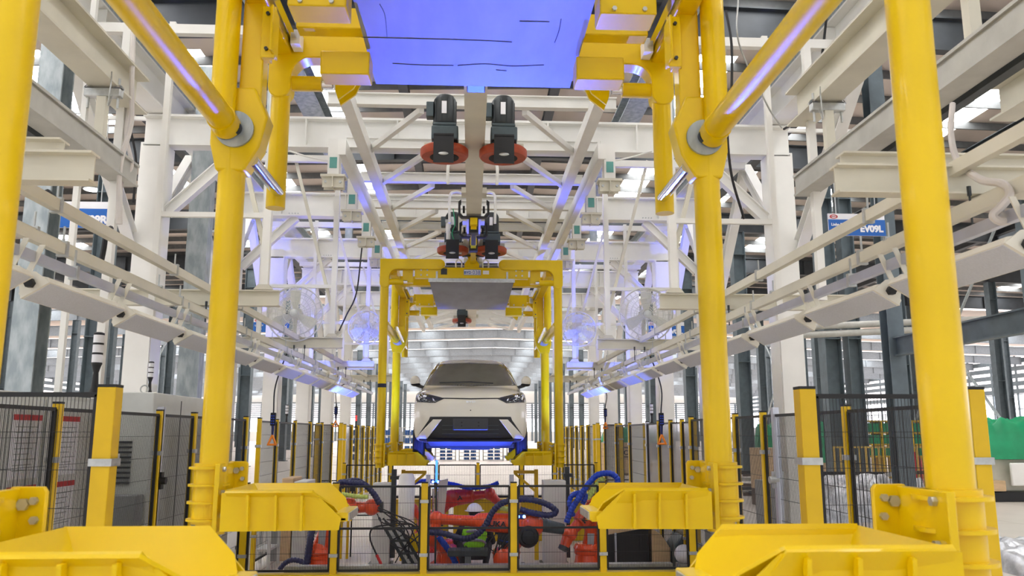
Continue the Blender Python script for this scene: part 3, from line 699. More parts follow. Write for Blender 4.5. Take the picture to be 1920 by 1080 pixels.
        # lower air intake blades, vents
        skin(f([(.78, .39), (.60, .645), (.555, .66), (.60, .60), (.735, .395)]), 'side_vent', 'carblack', .006, .008, cuts=4)
        skin(f([(.555, .625), (.425, .625), (.64, .345), (.82, .345)]), 'bumper_blade', 'carpaint', .022, .012, cuts=4)
    skin([(-.875, .345), (.875, .345), (.86, .275), (-.86, .275)], 'lower_valance', 'carblack', .005, .008, cuts=5)
    skin([(-.46, .935), (0, .925), (.46, .935), (.46, .947), (0, .939), (-.46, .947)], 'bonnet_gap', 'carblack', .004, .006, cuts=4)
    skin([(-.60, .665), (.60, .665), (.545, .60), (.70, .335), (-.70, .335), (-.545, .60)], 'lower_grille', 'carblack', .008, .01, cuts=5)
    gb = MB()
    for z in (.41, .47, .53):
        gb.mm(-.42, .42, CY-.03, CY-.005, CZ+z, CZ+z+.012)
    gb.build('grille_bars', 'darkmetal', t)
    pl = MB().mm(-.26, .26, CY-.05, CY-.02, CZ+.47, CZ+.64).build('plate_holder', 'plateholder', t, bevel=.01)
    q = MB()
    for x in (-.13, .12):
        for z in (.53, .58): q.cyl((x, CY-.05, CZ+z), (x, CY-.056, CZ+z), .012, n=8)
    each(q, 'screw', 'black', pl)
    h = bv.ray_cast(Vector((0, CY-2, CZ+.875)), Vector((0, 1, 0)))[0]
    text_mb('BYD', .036, (0, (h.y if h else CY)-.012, CZ+.875), (1, 0, 0), (0, 0, 1), .003, sx=2.0).build('emblem', 'chrome', t, smooth=0)
    MB().cyl((.0, CY+.0, CZ+.76), (.0, CY-.012, CZ+.76), .009, n=8).build('tow_eye_cap', 'carblack', t)
    MB().prism([(-.80, .335), (.80, .335), (.84, .26), (.62, .215), (-.62, .215), (-.84, .26)], 'y', 0, .5).build('x', 'carblack', t) if False else None
    lp = MB(); lp.add([(x, CY+y, CZ+z) for y, z, ws_ in ((.03, .345, .66), (.0, .30, .64), (.12, .235, .60), (.5, .225, .60)) for x in (-ws_, ws_)], [(0, 1, 3, 2), (2, 3, 5, 4), (4, 5, 7, 6), (0, 2, 4, 6), (1, 7, 5, 3), (0, 6, 7, 1)])
    lp.build('front_lip', 'carblack', t, smooth=0)
    ub = MB().mm(-.66, .66, CY+.3, CY+3.5, CZ+.2, CZ+.26); ub.mm(-.3, .3, CY+.5, CY+.8, CZ+.17, CZ+.2); ub.build('underbody', 'darkmetal', t)
    for s in (-1, 1):
        for y in (.74, 3.12):
            x0, x1 = s*.72, s*.885
            w_ = MB().lathe((x0, CY+y, CZ+.29), (s, 0, 0), [(.18, 0), (.27, 0), (.295, .02), (.295, .145), (.27, .165), (.19, .165), (.18, .14)], 36).build('tyre', 'tyre', t)
            g = MB()
            for a in (.04, .08, .12): g.torus((x0+s*a, CY+y, CZ+.29), (1, 0, 0), .296, .004, 36, 6)
            g.build('tread', 'black', w_)
            r = MB().lathe((x0+s*.12, CY+y, CZ+.29), (s, 0, 0), [(.0, 0), (.185, 0), (.19, .03), (.175, .03), (.17, .01), (.04, .01), (.035, .035), (0, .035)], 30)
            for k in range(5):
                a = 2*math.pi*k/5; r.bar((x0+s*.14, CY+y+.04*math.cos(a), CZ+.29+.04*math.sin(a)), (x0+s*.14, CY+y+.17*math.cos(a), CZ+.29+.17*math.sin(a)), .03, .05)
            r.build('wheel_rim', 'alu', w_)
            skin([(y+.36*math.cos(a), .29+.36*math.sin(a)) for a in [math.pi*k/12 for k in range(13)]]+[(y-.3, .29), (y+.3, .29)], 'wheel_arch', 'carblack', .003, .006, 'x', cuts=3, side=s)
        P = [(1.05, 1.17), (1.35, 1.50), (1.6, 1.60), (2.3, 1.62), (3.0, 1.58), (3.2, 1.40), (3.2, 1.18)]
        skin(P, 'side_window', 'carglass', .004, .006, 'x', cuts=5, side=s)
        for y in (1.0, 2.05, 2.95):
            skin([(y, .45), (y+.008, .45), (y+.008, 1.15), (y, 1.15)], 'door_gap', 'carblack', .002, .004, 'x', cuts=4, side=s)
        for y in (1.85, 2.75): MB().mm(s*.885, s*.90, CY+y, CY+y+.16, CZ+.95, CZ+.975).build('door_handle', 'carpaint', t, bevel=.004)
        mr = MB().ball((s*.90, CY+1.0, CZ+1.255), .1, (.80, .75, .85), 20, 12).build('mirror', 'carpaint', t, smooth=60)
        MB().ball((s*.89, CY+1.0, CZ+1.20), .088, (.9, .75, .35), 18, 8).build('mirror_base', 'carblack', mr)
        MB().bar((s*.76, CY+1.02, CZ+1.15), (s*.88, CY+1.0, CZ+1.19), .04, .05).build('mirror_arm', 'carblack', mr)
    settle(t, (0, CY+1.9, CZ)); return t
car()
# ================================================================== welding robots
def robot(label, base, sh, el, wr, tip, r_link=.13, r_arm=.105, mat_='red', text=None, text_at=.5, motor=True, flip=1, plate=False):
    t = thing('welding_robot', label, 'robot')
    base, sh, el, wr, tip = map(Vector, (base, sh, el, wr, tip))
    b = MB().lathe(base, (0, 0, 1), [(.26, 0), (.26, .03), (.2, .06), (.17, .2), (.19, .22), (.19, .26)], 28).build('base', mat_, t)
    b2 = MB().lathe((base.x, base.y, base.z+.26), (0, 0, 1), [(.19, 0), (.2, .04), (.17, .1)], 28)
    d = sh-Vector((base.x, base.y, base.z+.3))
    b2.bar((base.x, base.y, base.z+.28), sh, .26, .22) if d.length > .05 else None
    b2.build('carousel', mat_, t, bevel=.02)
    ax = (el-sh).cross(Vector((0, 0, 1))); ax = Vector((0, 1, 0))
    for p, r_, nm in ((sh, r_link*1.25, 'shoulder_joint'), (el, r_link*1.1, 'elbow_joint')):
        MB().lathe(p+Vector((0, -.15, 0)), (0, 1, 0), [(.02, 0), (r_*.7, 0), (r_, .03), (r_, .27), (r_*.7, .3), (.02, .3)], 28).build(nm, mat_, t)
    n = (el-sh).normalized(); side = n.cross(Vector((0, 1, 0))).normalized()
    L = MB(); sec = []
    for f, wd, dp in ((0, r_link*1.05, .075), (.12, r_link*.9, .085), (.5, r_link*.66, .085), (.88, r_link*.8, .08), (1, r_link*.95, .07)):
        c = sh.lerp(el, f)+Vector((0, .02, 0)); sec.append([c+side*(a*wd)+Vector((0, b_*dp, 0)) for a, b_ in ((-1, -.5), (-.7, -1), (.7, -1), (1, -.5), (1, .5), (.7, 1), (-.7, 1), (-1, .5))])
    vs = [p for q in sec for p in q]; L.add(vs, [(j*8+i, j*8+(i+1) % 8, (j+1)*8+(i+1) % 8, (j+1)*8+i) for j in range(4) for i in range(8)]+[tuple(range(7, -1, -1)), tuple(range(32, 40))])
    lk = L.build('link_arm', mat_, t, smooth=45)
    if plate:
        c = sh.lerp(el, .42); MB().prism([(c.x-.07, c.z-.2), (c.x+.03, c.z-.2), (c.x+.05, c.z+.16), (c.x-.05, c.z+.16)], 'y', c.y-.075, c.y-.07).build('cover_plate', 'silverband', lk, label='pale cover plate')
    u = (wr-el).normalized(); Ln = (wr-el).length
    MB().rings([(el-u*r_arm*1.5, r_arm*.75), (el-u*r_arm*1.2, r_arm*1.12), (el+u*.02, r_arm*1.22), (el+u*Ln*.45, r_arm*1.08), (el+u*Ln*.56, r_arm*.98), (el+u*Ln*.60, r_arm*.66), (el+u*Ln*.86, r_arm*.58), (wr-u*.03, r_arm*.66)], 24).build('upper_arm', mat_, t, smooth=50)
    w_ = MB().ball(wr, r_arm*.92, (1, 1, 1), 22, 14); w_.rings([(wr, r_arm*.75), (wr.lerp(tip, .6), r_arm*.62), (tip, r_arm*.55)], 18)
    wo = w_.build('wrist', mat_, t, smooth=50)
    MB().cyl(tip, tip+(tip-wr).normalized()*.05, r_arm*.62, n=20).build('flange', 'darkmetal', wo)
    if motor:
        MB().lathe(el+Vector((0, -.15, 0)), (0, -1, 0), [(r_link*.85, 0), (r_link*.85, .04), (r_link*.6, .13), (r_link*.3, .15)], 24).build('motor', 'carblack', t)
        MB().cyl(el-u*r_arm*1.5, el-u*(r_arm*1.5+.22), r_arm*.5, n=18).build('motor', 'darkmetal', t)
    if text:
        xd = u*flip; 
        if xd.x < 0: xd = -xd
        yd = Vector((0, -1, 0)).cross(xd); yd = -yd if yd.z < 0 else yd
        c = el+u*Ln*text_at; text_mb(text, .10, c+Vector((0, -r_arm*1.16, 0))-yd*.035, xd, yd, .012, bold=.002, sx=1.15).build('lettering', 'black', t, smooth=0)
    return t
def hose(t, pts, r=.035, m='hose', name='cable_hose'):
    return ribbed(pts, r).build(name, m, t, smooth=60)
def blue_spot(par, loc, target, power, cone, color=(.05, .10, 1.)):
    l = bpy.data.lights.new('blue_lamp_or_fill_light', 'SPOT'); l.color = color; l.energy = power; l.shadow_soft_size = .05; l.spot_size = math.radians(cone); l.spot_blend = .5
    q = bpy.data.objects.new('blue_lamp_or_fill_light', l); COL.objects.link(q); q.location = loc; q.parent = par
    q.rotation_euler = (Vector(target)-Vector(loc)).to_track_quat('-Z', 'Y').to_euler()
def led(t, p, power, target, cone):
    o = MB().mm(p.x-.05, p.x+.05, p.y-.05, p.y+.03, p.z-.03, p.z+.03).build('lamp_bracket', 'carblack', t)
    for dx in (-.035, .045): MB().ball(p+Vector((dx, -.06, 0)), .02).build('blue_lamp', 'led', o, label='added glowing blue lamp')
    blue_spot(o, p+Vector((0, -.14, .08)), target, power, cone)
# A: the long horizontal one in the middle
Y = 11.9
A = robot('orange robot with its long arm level across the middle of the cell', (W(950, 1066, Y).x, Y+.1, 0), W(945, 1048, Y), W(994, 984, Y), W(818, 973, Y), W(816, 992, Y-.03), r_arm=.118, r_link=.12, text='KUKA', text_at=.38, motor=False)
c = W(990, 1006, Y-.12); MB().lathe(c, (0, -1, 0), [(.15, -.1), (.15, .03), (.13, .06), (.10, .065), (.09, .09), (.03, .1)], 28).build('drive_motor', 'carblack', A)
MB().cyl(W(1014, 984, Y), W(1056, 992, Y+.05), .095, .075, 22).build('counterweight', 'motor', A)
q = lambda x, y, d=-.15: W(x, y, Y+d)
hose(A, [q(800, 998), q(830, 1000), q(868, 1010), q(893, 1003), q(910, 985), q(925, 958), q(945, 942), q(985, 936), q(1022, 944), q(1042, 958), q(1030, 966), q(1000, 962), q(975, 955)], .043)
ribbed([q(935, 952, -.05), q(965, 957, -.05), q(1010, 965, -.05)], .035).build('sleeve', 'lime', A)
led(A, q(976, 968, -.28), 5600, (0, 3.4, 4.38), 27)
for s in (-1, 1): blue_spot(A, q(976, 968, -.42)+Vector((0, 0, .1)), (s*2.33, 11.7, 2.7), 190, 50, (.16, .24, 1.))
settle(A)
# B: left robot
Y = 12.2
B = robot('orange robot at the left end of the cell beside the front left tray', (W(597, 1066, Y).x, Y, 0), W(596, 1040, Y), W(622, 952, Y), W(697, 951, Y), W(712, 951, Y), r_arm=.125, text='KUKA', text_at=.45, motor=False, plate=True)
q = lambda x, y, d=-.15: W(x, y, Y+d)
hose(B, [q(712, 945), q(700, 925), q(682, 908), q(660, 906), q(640, 904), q(628, 915)], .042)
hose(B, [q(690, 912, 0), q(668, 901, 0), q(645, 905, 0), q(640, 915, 0)], .04)
hose(B, [q(588, 970, .0), q(582, 1010, -.2), q(576, 1050, -.2), q(572, 1062, -.2)], .05)
hose(B, [q(524, 1068), q(536, 1055), q(552, 1050), q(575, 1056)], .035, 'hose')
ribbed([q(640, 926), q(665, 930), q(690, 932)], .03).build('sleeve', 'lime', B)
settle(B)
# C: right robot leaning up
Y = 12.2
C_ = robot('orange robot at the right of the cell tilting its arm down to the left', (W(1106, 1066, Y).x, Y+.25, 0), W(1106, 1040, Y+.25), W(1110, 956, Y+.1), W(1068, 1000, Y), W(1058, 1025, Y-.05), r_arm=.125, text='KUKA', text_at=.15, motor=False, plate=True)
q = lambda x, y, d=-.15: W(x, y, Y+d)
hose(C_, [q(1062, 980), q(1072, 955), q(1088, 930), q(1105, 905), q(1122, 890), q(1145, 888), q(1158, 900), q(1152, 920)], .043, 'hoseblue')
hose(C_, [q(1075, 968, -.1), q(1068, 945, -.1), q(1072, 930, -.1), q(1086, 924, -.1), q(1098, 930, -.1), q(1092, 945, -.1)], .036, 'hoseblue')
ribbed([q(1100, 935, -.05), q(1118, 912, -.05), q(1132, 895, -.05)], .045).build('sleeve', 'lime', C_)
settle(C_)
# D: behind, upper red arm
Y = 14.4
D_ = robot('darker red robot behind the middle one, arm level under the car nose', (W(800, 1000, Y).x, Y, 0), W(812, 975, Y), W(846, 934, Y), W(918, 926, Y), W(938, 946, Y), r_arm=.115, mat_='darkred', motor=False, text='KUKA', text_at=.05)
q = lambda x, y, d=-.15: W(x, y, Y+d)
hose(D_, [q(765, 910), q(790, 902), q(815, 903), q(850, 908), q(880, 915), q(915, 912), q(935, 905)], .035, 'hoseblue')
led(D_, W(816, 903, Y-.3), 350, (0, 14.6, 3), 130)
lm = MB().mm(W(833, 0, 12.25).x-.02, W(833, 0, 12.25).x+.01, 12.22, 12.25, 1.25, 1.56).build('blue_lamp', 'led_soft', D_, label='glowing blue strip lamp')
MB().mm(W(833, 0, 12.25).x-.02, W(833, 0, 12.25).x+.01, 12.24, 12.27, .0, 1.25).build('lamp_post', 'darkmetal', D_)
for xx in (-.45, 0, .45): blue_spot(lm, (xx, 12.46, .95), (xx, 12.60, 1.8), 300, 70)  # added spots without a fixture, put in to light the front lip blue
blue_spot(lm, (W(833, 0, 12.25).x, 12.17, 1.48), (-.15, 3.5, 4.38), 3600, 27)
settle(D_)
# E: low diagonal arm
Y = 12.6
E_ = robot('orange robot folded low behind the second fence post of the cell front', (W(838, 1060, Y).x, Y+.35, 0), W(848, 1048, Y), W(812, 1004, Y), W(775, 955, Y+.3), W(768, 940, Y+.3), r_arm=.09, motor=False)
q = lambda x, y, d=-.12: W(x, y, Y+d)
hose(E_, [q(856, 1060, -.2), q(844, 1036, -.2), q(822, 1006, -.2)], .045, 'hoseblue')
settle(E_)
# F: right-hand short robot carrying the black motor
Y = 12.5
# gripper tool with tangled cables
t = thing('gripper_tool', 'steel gripper frame with a tangle of black cables in the cell', 'tool')
Y = 12.0
a, b = W(735, 990, Y), W(775, 1058, Y)
for k in range(5):
    o = Vector((k*.05-.1, k*.02, 0)); MB().bar(a+o, b+o, .03, .04).build('frame_bar', 'zinc' if k % 2 else 'darkmetal', t)
for f in (0, .35, .7, 1): MB().bar(a.lerp(b, f)+Vector((-.12, -.02, 0)), a.lerp(b, f)+Vector((.14, .02, 0)), .03, .03).build('cross_bar', 'darkmetal', t)
MB().prism([(0, 0), (.3, .18), (.36, .1), (.12, -.2)], 'y', 0, .1).build('yellow_arm', 'yellow', t, label='yellow tool arm').location = W(765, 1010, Y+.2)
random.seed(3)
for k in range(9):
    p = [W(700+random.uniform(0, 30), 960+random.uniform(-10, 15), Y), W(710+random.uniform(-20, 60), 985+random.uniform(-25, 10), Y-.1), W(745+random.uniform(-20, 60), 1005+random.uniform(-20, 20), Y-.1), W(770+random.uniform(-30, 40), 1040+random.uniform(-10, 20), Y)]
    tube(p, .009, 6, 6).build('cable', 'cable', t)
p = [W(735, 983, Y-.2), W(700, 990, Y-.25), W(694, 1010, Y-.25), W(706, 1040, Y-.25), W(716, 1062, Y-.25)]
tube(p, .012, 8).build('cable', 'cable', t); tube(p[-2:]+[W(718, 1078, Y-.25)], .02, 8).build('red_cable', 'redmark', t)
settle(t)
t = thing('gripper_tool', 'black robot tool with hoses hanging under the level arm', 'tool'); Y = 11.95
for dx, dy, sx, sz in ((0, 0, .22, .16), (.02, -.14, .16, .12), (-.05, .1, .2, .08)):
    c = W(948, 1010, Y); MB().box((c.x+dx, Y+.02, c.z+dy), (sx, .16, sz)).build('tool_block', 'darkmetal', t, bevel=.015)
for k in range(8):
    p = [W(930+k*5, 1000, Y-.12), W(920+k*4+random.uniform(-10, 10), 1025, Y-.15), W(935+random.uniform(-10, 20), 1045, Y-.1)]
    tube(p, .008, 6, 6).build('cable', 'cable', t)
tube([W(935, 1012, Y-.1), W(950, 1016, Y-.14), W(968, 1010, Y-.1)], .008).build('cable', 'hoseblue', t)
settle(t)
# ================================================================== worker squatting in the cell
def worker():
    t = thing('person', 'person squatting in the cell in a white hard hat and green vest', 'person')
    c = W(889, 1066, 12.3); X, Y = c.x, 12.3
    jn = {'pelvis': (0, .10, .24), 'waist': (0, .04, .36), 'chest': (0, -.05, .56), 'neck': (0, -.12, .69), 'head': (0, -.17, .80), 'crown': (0, -.18, .88),
          'kl': (-.22, -.25, .42), 'al': (-.16, .02, .09), 'tl': (-.18, -.16, .04), 'kr': (.22, -.25, .42), 'ar': (.16, .02, .09), 'tr': (.18, -.16, .04),
          'hl': (-.10, .08, .25), 'hr': (.10, .08, .25), 'sl': (-.18, -.06, .60), 'sr': (.18, -.06, .60), 'ell': (-.28, -.16, .38), 'elr': (.28, -.16, .38), 'wl': (-.20, -.38, .36), 'wr': (.20, -.38, .36)}
    # body faces away from the camera: mirror y
    J = {k: Vector((X+v[0], Y-v[1], v[2])) for k, v in jn.items()}
    rad = dict(pelvis=.15, waist=.13, chest=.15, neck=.055, head=.085, crown=.07, kl=.07, kr=.07, al=.045, ar=.045, tl=.04, tr=.04, hl=.095, hr=.095, sl=.065, sr=.065, ell=.045, elr=.045, wl=.03, wr=.03)
    E = [('pelvis', 'waist'), ('waist', 'chest'), ('chest', 'neck'), ('neck', 'head'), ('head', 'crown'), ('pelvis', 'hl'), ('hl', 'kl'), ('kl', 'al'), ('al', 'tl'), ('pelvis', 'hr'), ('hr', 'kr'), ('kr', 'ar'), ('ar', 'tr'), ('chest', 'sl'), ('sl', 'ell'), ('ell', 'wl'), ('chest', 'sr'), ('sr', 'elr'), ('elr', 'wr')]
    names = list(J)
    def skinned(name, m, verts, edges, rr, lv=2, root='pelvis', parent=t):
        me = bpy.data.meshes.new(name); ix = {k: i for i, k in enumerate(verts)}
        me.from_pydata([verts[k] for k in verts], [(ix[a], ix[b]) for a, b in edges], []); o = bpy.data.objects.new(name, me); COL.objects.link(o)
        sk = o.modifiers.new('skin', 'SKIN'); sd = o.modifiers.new('sub', 'SUBSURF'); sd.levels = sd.render_levels = lv
        if not me.skin_vertices: bpy.context.view_layer.objects.active = o; 
        lay = me.skin_vertices[0].data if me.skin_vertices else None
        if lay is None:
            bm = bmesh.new(); bm.from_mesh(me); bm.verts.layers.skin.verify(); bm.to_mesh(me); bm.free(); lay = me.skin_vertices[0].data
        for k in verts:
            lay[ix[k]].radius = (rr[k], rr[k]); lay[ix[k]].use_root = (k == root)
        dg = bpy.context.evaluated_depsgraph_get(); m2 = bpy.data.meshes.new_from_object(o.evaluated_get(dg)); bpy.data.objects.remove(o)
        m2.materials.clear(); m2.materials.append(M[m]); m2.polygons.foreach_set('use_smooth', [True]*len(m2.polygons))
        q = bpy.data.objects.new(name, m2); COL.objects.link(q); q.parent = parent; return q
    skinned('body', 'darkcloth', J, E, rad)
    V = {k: J[k].copy() for k in ('waist', 'chest', 'neck', 'sl', 'sr')}; V['neck'] = J['chest'].lerp(J['neck'], .7); V['hem'] = J['pelvis'].lerp(J['waist'], .4)
    vest = skinned('hi_vis_vest', 'hivis', V, [('hem', 'waist'), ('waist', 'chest'), ('chest', 'neck'), ('chest', 'sl'), ('chest', 'sr')], dict(waist=.155, chest=.172, neck=.09, sl=.078, sr=.078, hem=.165), root='chest')
    for a, f in (('waist', .15), ('waist', .75)):
        p = J['waist'].lerp(J['chest'], f); MB().torus(p, J['chest']-J['waist'], .150, .022, 30, 6).build('reflective_band', 'silverband', vest)
    h = J['head']+Vector((0, .01, .03))
    MB().ball(J['head'], .088, (.86, 1, 1.12), 20, 14).build('head', 'skin', t)
    for s in (-1, 1): MB().ball(J['head']+Vector((s*.078, -.01, -.01)), .022, (.4, .8, 1.2)).build('ear', 'skin', t)
    MB().ball(J['head']+Vector((0, -.015, .0)), .09, (.9, .95, .95), 18, 10).build('hair', 'darkcloth', t)
    hm = MB().ball(h, .125, (.92, 1.08, .85), 26, 14, z0=0.); hm.lathe(h, (0, 0, 1), [(.09, -.005), (.145, -.008), (.147, 0), (.09, .01)], 28)
    ho = hm.build('hard_hat', 'helmet', t); MB().bar(h+Vector((0, -.12, .03)), h+Vector((0, .12, .03)), .03, .01).build('x', 'helmet', ho) if False else None
    MB().torus(h+Vector((0, -.01, -.01)), (0, 0, 1), .098, .012, 24, 6).build('head_strap', 'darkmetal', ho)
    for s, k in ((-1, 'wl'), (1, 'wr')):     # hands: palm, four fingers and a thumb
        p = J[k]; hb = MB().ball(p+Vector((0, .05, -.005)), .045, (.85, 1.1, .4), 14, 8)
        for i in range(4):
            o = Vector((s*(-.028+.019*i), .085, 0)); L = (.06, .07, .066, .052)[i]
            hb.rings([(p+o, .0095), (p+o+Vector((0, L*.55, -.006)), .009), (p+o+Vector((0, L*.9, -.03)), .007)], 8)
        hb.rings([(p+Vector((-s*.032, .03, 0)), .011), (p+Vector((-s*.06, .06, -.008)), .010), (p+Vector((-s*.055, .09, -.02)), .008)], 8)
        hb.build('hand', 'skin', t, smooth=60)
    for s, k in ((-1, 'tl'), (1, 'tr')): MB().ball(J[k]+Vector((0, -.07, 0)), .075, (.65, 1.6, .6), 16, 8).build('shoe', 'rubber', t)
    settle(t)
worker()
# ================================================================== fences
def fence(name, label, posts, z0, z1, mid=None, pitch=.02, pw=.06, tint=(), skip=(), hpitch=.2, clamps=True, post_m='yellow_post', wire=.0032, group=None):
    t = thing(name, label, 'fence', group)
    for i, (x, y, *r) in enumerate(posts):
        p = MB().mm(x-pw/2, x+pw/2, y-pw/2, y+pw/2, 0, z1+.04).build('post', post_m if not r else r[0], t, bevel=.004)
        MB().mm(x-pw/2, x+pw/2, y-pw/2, y+pw/2, z1+.04, z1+.055).build('post_cap', 'black', p, smooth=0)
        if clamps:
            c = MB()
            for z in (z0+(z1-z0)*.18, z0+(z1-z0)*.82): c.mm(x-pw/2-.012, x+pw/2+.012, y-pw/2-.01, y+pw/2+.01, z-.02, z+.02)
            each(c, 'clamp', 'zinc', p, smooth=0)
    for i in range(len(posts)-1):
        if i in skip: continue
        a = Vector((posts[i][0], posts[i][1], 0)); b = Vector((posts[i+1][0], posts[i+1][1], 0)); d = (b-a).normalized()
        a = a+d*(pw/2+.015); b = b-d*(pw/2+.015); L = (b-a).length
        f = MB(); Z = Vector((0, 0, 1)); q = .026
        for z in (z0, z1)+((mid,) if mid else ()): f.bar(a+Z*z, b+Z*z, q, q)
        for p in (a, b): f.bar(p+Z*z0, p+Z*z1, q, q)
        fo = f.build('panel_frame', 'black', t, smooth=0)
        if i in tint:
            MB().bar(a+Z*(z0+z1)/2, b+Z*(z0+z1)/2, .006, z1-z0).build('tinted_screen', 'tint', fo, smooth=0, label='dark tinted see-through screen'); continue
        g = MB(); n = max(2, int(L/pitch))
        for k in range(1, n): p = a+d*(L*k/n); g.bar(p+Z*z0, p+Z*z1, wire, wire)
        m = max(1, int((z1-z0)/hpitch))
        for k in range(1, m): z = z0+(z1-z0)*k/m; g.bar(a+Z*z, b+Z*z, wire*1.3, wire*1.3)
        g.build('wire_mesh', 'wire', fo, smooth=0)
    settle(t); return t
FX = lambda px, Y: W(px, 900, Y).x
t = fence('safety_fence', 'low safety fence across the front of the robot cell', [(W(px, 1000, 10.8).x, 10.8) for px in (457, 627, 795, 963, 1130, 1297)], .26, 1.28, mid=.765, pw=.082)
o = MB().mm(-3.05, 3.05, 10.72, 10.88, 0, .225).build('kerb_beam', 'yellow', smooth=0); tag(o, 'yellow floor beam under the front cell fence', 'beam')
o = MB(); o.mm(-2.35, 2.65, 11.05, 11.2, .262, .275)
for k in range(150): o.mm(-2.35+k*.0333, -2.335+k*.0333, 11.03, 11.05, 0, .262)
o.mm(-2.35, 2.65, 11.05, 11.2, 0, .262)
tag(o.build('cable_tray', 'zinc', smooth=0), 'pale ribbed cable tray running behind the front cell fence', 'cable tray')
fence('safety_fence', 'low safety fence closing the back of the robot cell', [(FX(px, 19), 19) for px in (645, 732, 819, 896, 978, 1040, 1118)], .15, 1.24, mid=None, pitch=.03, pw=.07)
LY = [6.2, 7.2, 8.2, 9.2, 10.2, 11.3, 12.5, 13.6, 15, 16.4, 17.7, 19]
fence('safety_fence', 'tall mesh fence along the left side in front of the grey cabinets', [(-3.0, 5.0)]+[(-3.0, y) for y in LY[:6]], .12, 2.12, mid=.85, wire=.0024)
fence('safety_fence', 'tall mesh fence along the left side beyond the grey cabinets', [(-3.12, y) for y in LY[6:]], .12, 2.12, mid=.85, pitch=.03)
fence('safety_fence', 'tall mesh fence along the right side nearest the camera', [(3.0, 5.0), (3.0, 6.5), (3.0, 8.4), (3.0, 9.3), (3.0, 11.2)], .12, 2.12, mid=.85, skip=(1,) if False else ())
fence('safety_fence', 'fence with dark tinted screens on the right beyond the hanging handle', [(3.08, 11.35), (3.08, 12.0), (3.08, 12.7), (3.08, 13.5), (3.08, 14.4, 'alu'), (3.08, 16), (3.08, 17.5), (3.08, 19)], .12, 2.1, mid=.85, pitch=.03, tint=(0, 1, 2, 3))
fence('safety_fence', 'short fence end with a thick yellow post left of the camera', [(-2.0, 4.7), (-2.95, 4.7)], .12, 2.16, pw=.1, mid=None, wire=.0024)
fence('safety_fence', 'short fence end with a thick yellow post right of the camera', [(1.93, 4.7), (2.93, 4.7)], .12, 2.16, pw=.095, mid=None, wire=.0024)
for s in (-1, 1):
    fence('safety_fence', 'distant crossing fence with mesh panels on the %s' % SIDE[s], [(s*3.35, 21.8), (s*3.95, 21.8), (s*4.55, 21.8)], .12, 2.16, mid=.75, pitch=.04, pw=.1)
    fence('safety_fence', 'distant row of close yellow posts receding on the %s' % SIDE[s], [(s*3.45, 23+k*1.35) for k in range(8)], .12, 2.14, pitch=.05, pw=.11, tint=(0,) if s < 0 else ())
for (x, y, s_) in ((3.0, 8.15, 'right'), (-3.0, 8.32, 'left')):
    t = thing('door_profile', 'tall aluminium door profile with a lock on the %s fence' % s_, 'profile')
    MB().mm(x-.03, x+.03, y-.12, y-.06, 0, 2.2).build('profile', 'alu', t, smooth=0)
    k = MB().cyl((x-.09 if x > 0 else x+.09, y-.09, 1.5), (x, y-.09, 1.5), .035, n=16); k.mm(x-.05, x+.05, y-.1, y-.04, 1.42, 1.58); k.build('lock', 'zinc' if x > 0 else 'black', t)
    settle(t)
# ================================================================== inspection lamps in two rows
def lightbox():
    r = thing('inspection_lamp', '', 'lamp', 'tilted lamp boxes under the cable rails'); L = .98
    c, s_ = math.cos(math.radians(32)), math.sin(math.radians(32))   # face tilts towards +x
    P = lambda u, v: (u*c+v*(-s_), u*s_+v*c)
    sec = [P(-.085, 0), P(.085, 0), P(.085, .035), P(.03, .085), P(-.03, .085), P(-.085, .035)]
    MB().prism(sec, 'y', 0, L).build('housing', 'lightbox', r, smooth=0, bevel=.003)
    f = [P(-.078, -.004), P(.078, -.004), P(.078, .0), P(-.078, .0)]; MB().prism(f, 'y', .012, L-.012).build('diffuser', 'diffuser', r, smooth=0, label='flat grey diffuser')
    for y in (-.012, L): 
        e = MB().prism([P(-.085, .0), P(.085, .0), P(.05, .09), P(0, .13), P(-.05, .09)], 'y', y, y+.01); e.prism([P(-.02, .1), (0.0, .25), (.03, .25), P(.03, .1)], 'y', y, y+.008)
        eo = e.build('end_bracket', 'lightbox', r, smooth=0)
        MB().cyl((P(0, .045)[0], y-.03 if y < 0 else y+.01, P(0, .045)[1]), (P(0, .045)[0], y if y < 0 else y+.04, P(0, .045)[1]), .027, n=6).build('knob', 'black', eo, label='black star knob')
    return r
proto = lightbox()
pm = {}
for s in (-1, 1):
    for i in range(12):
        y = 3.3+i*1.155
        if s < 0:
            o = proto if i == 0 else copy_tree(proto); o.location = (-2.33, y, 2.70)
        else:
            o = proto if False else copy_tree(proto, rotz=math.pi); o.location = (2.33, y+.98, 2.70)
        o['label'] = 'white tilted lamp box in the %s row, %s' % (SIDE[s], nth(i))
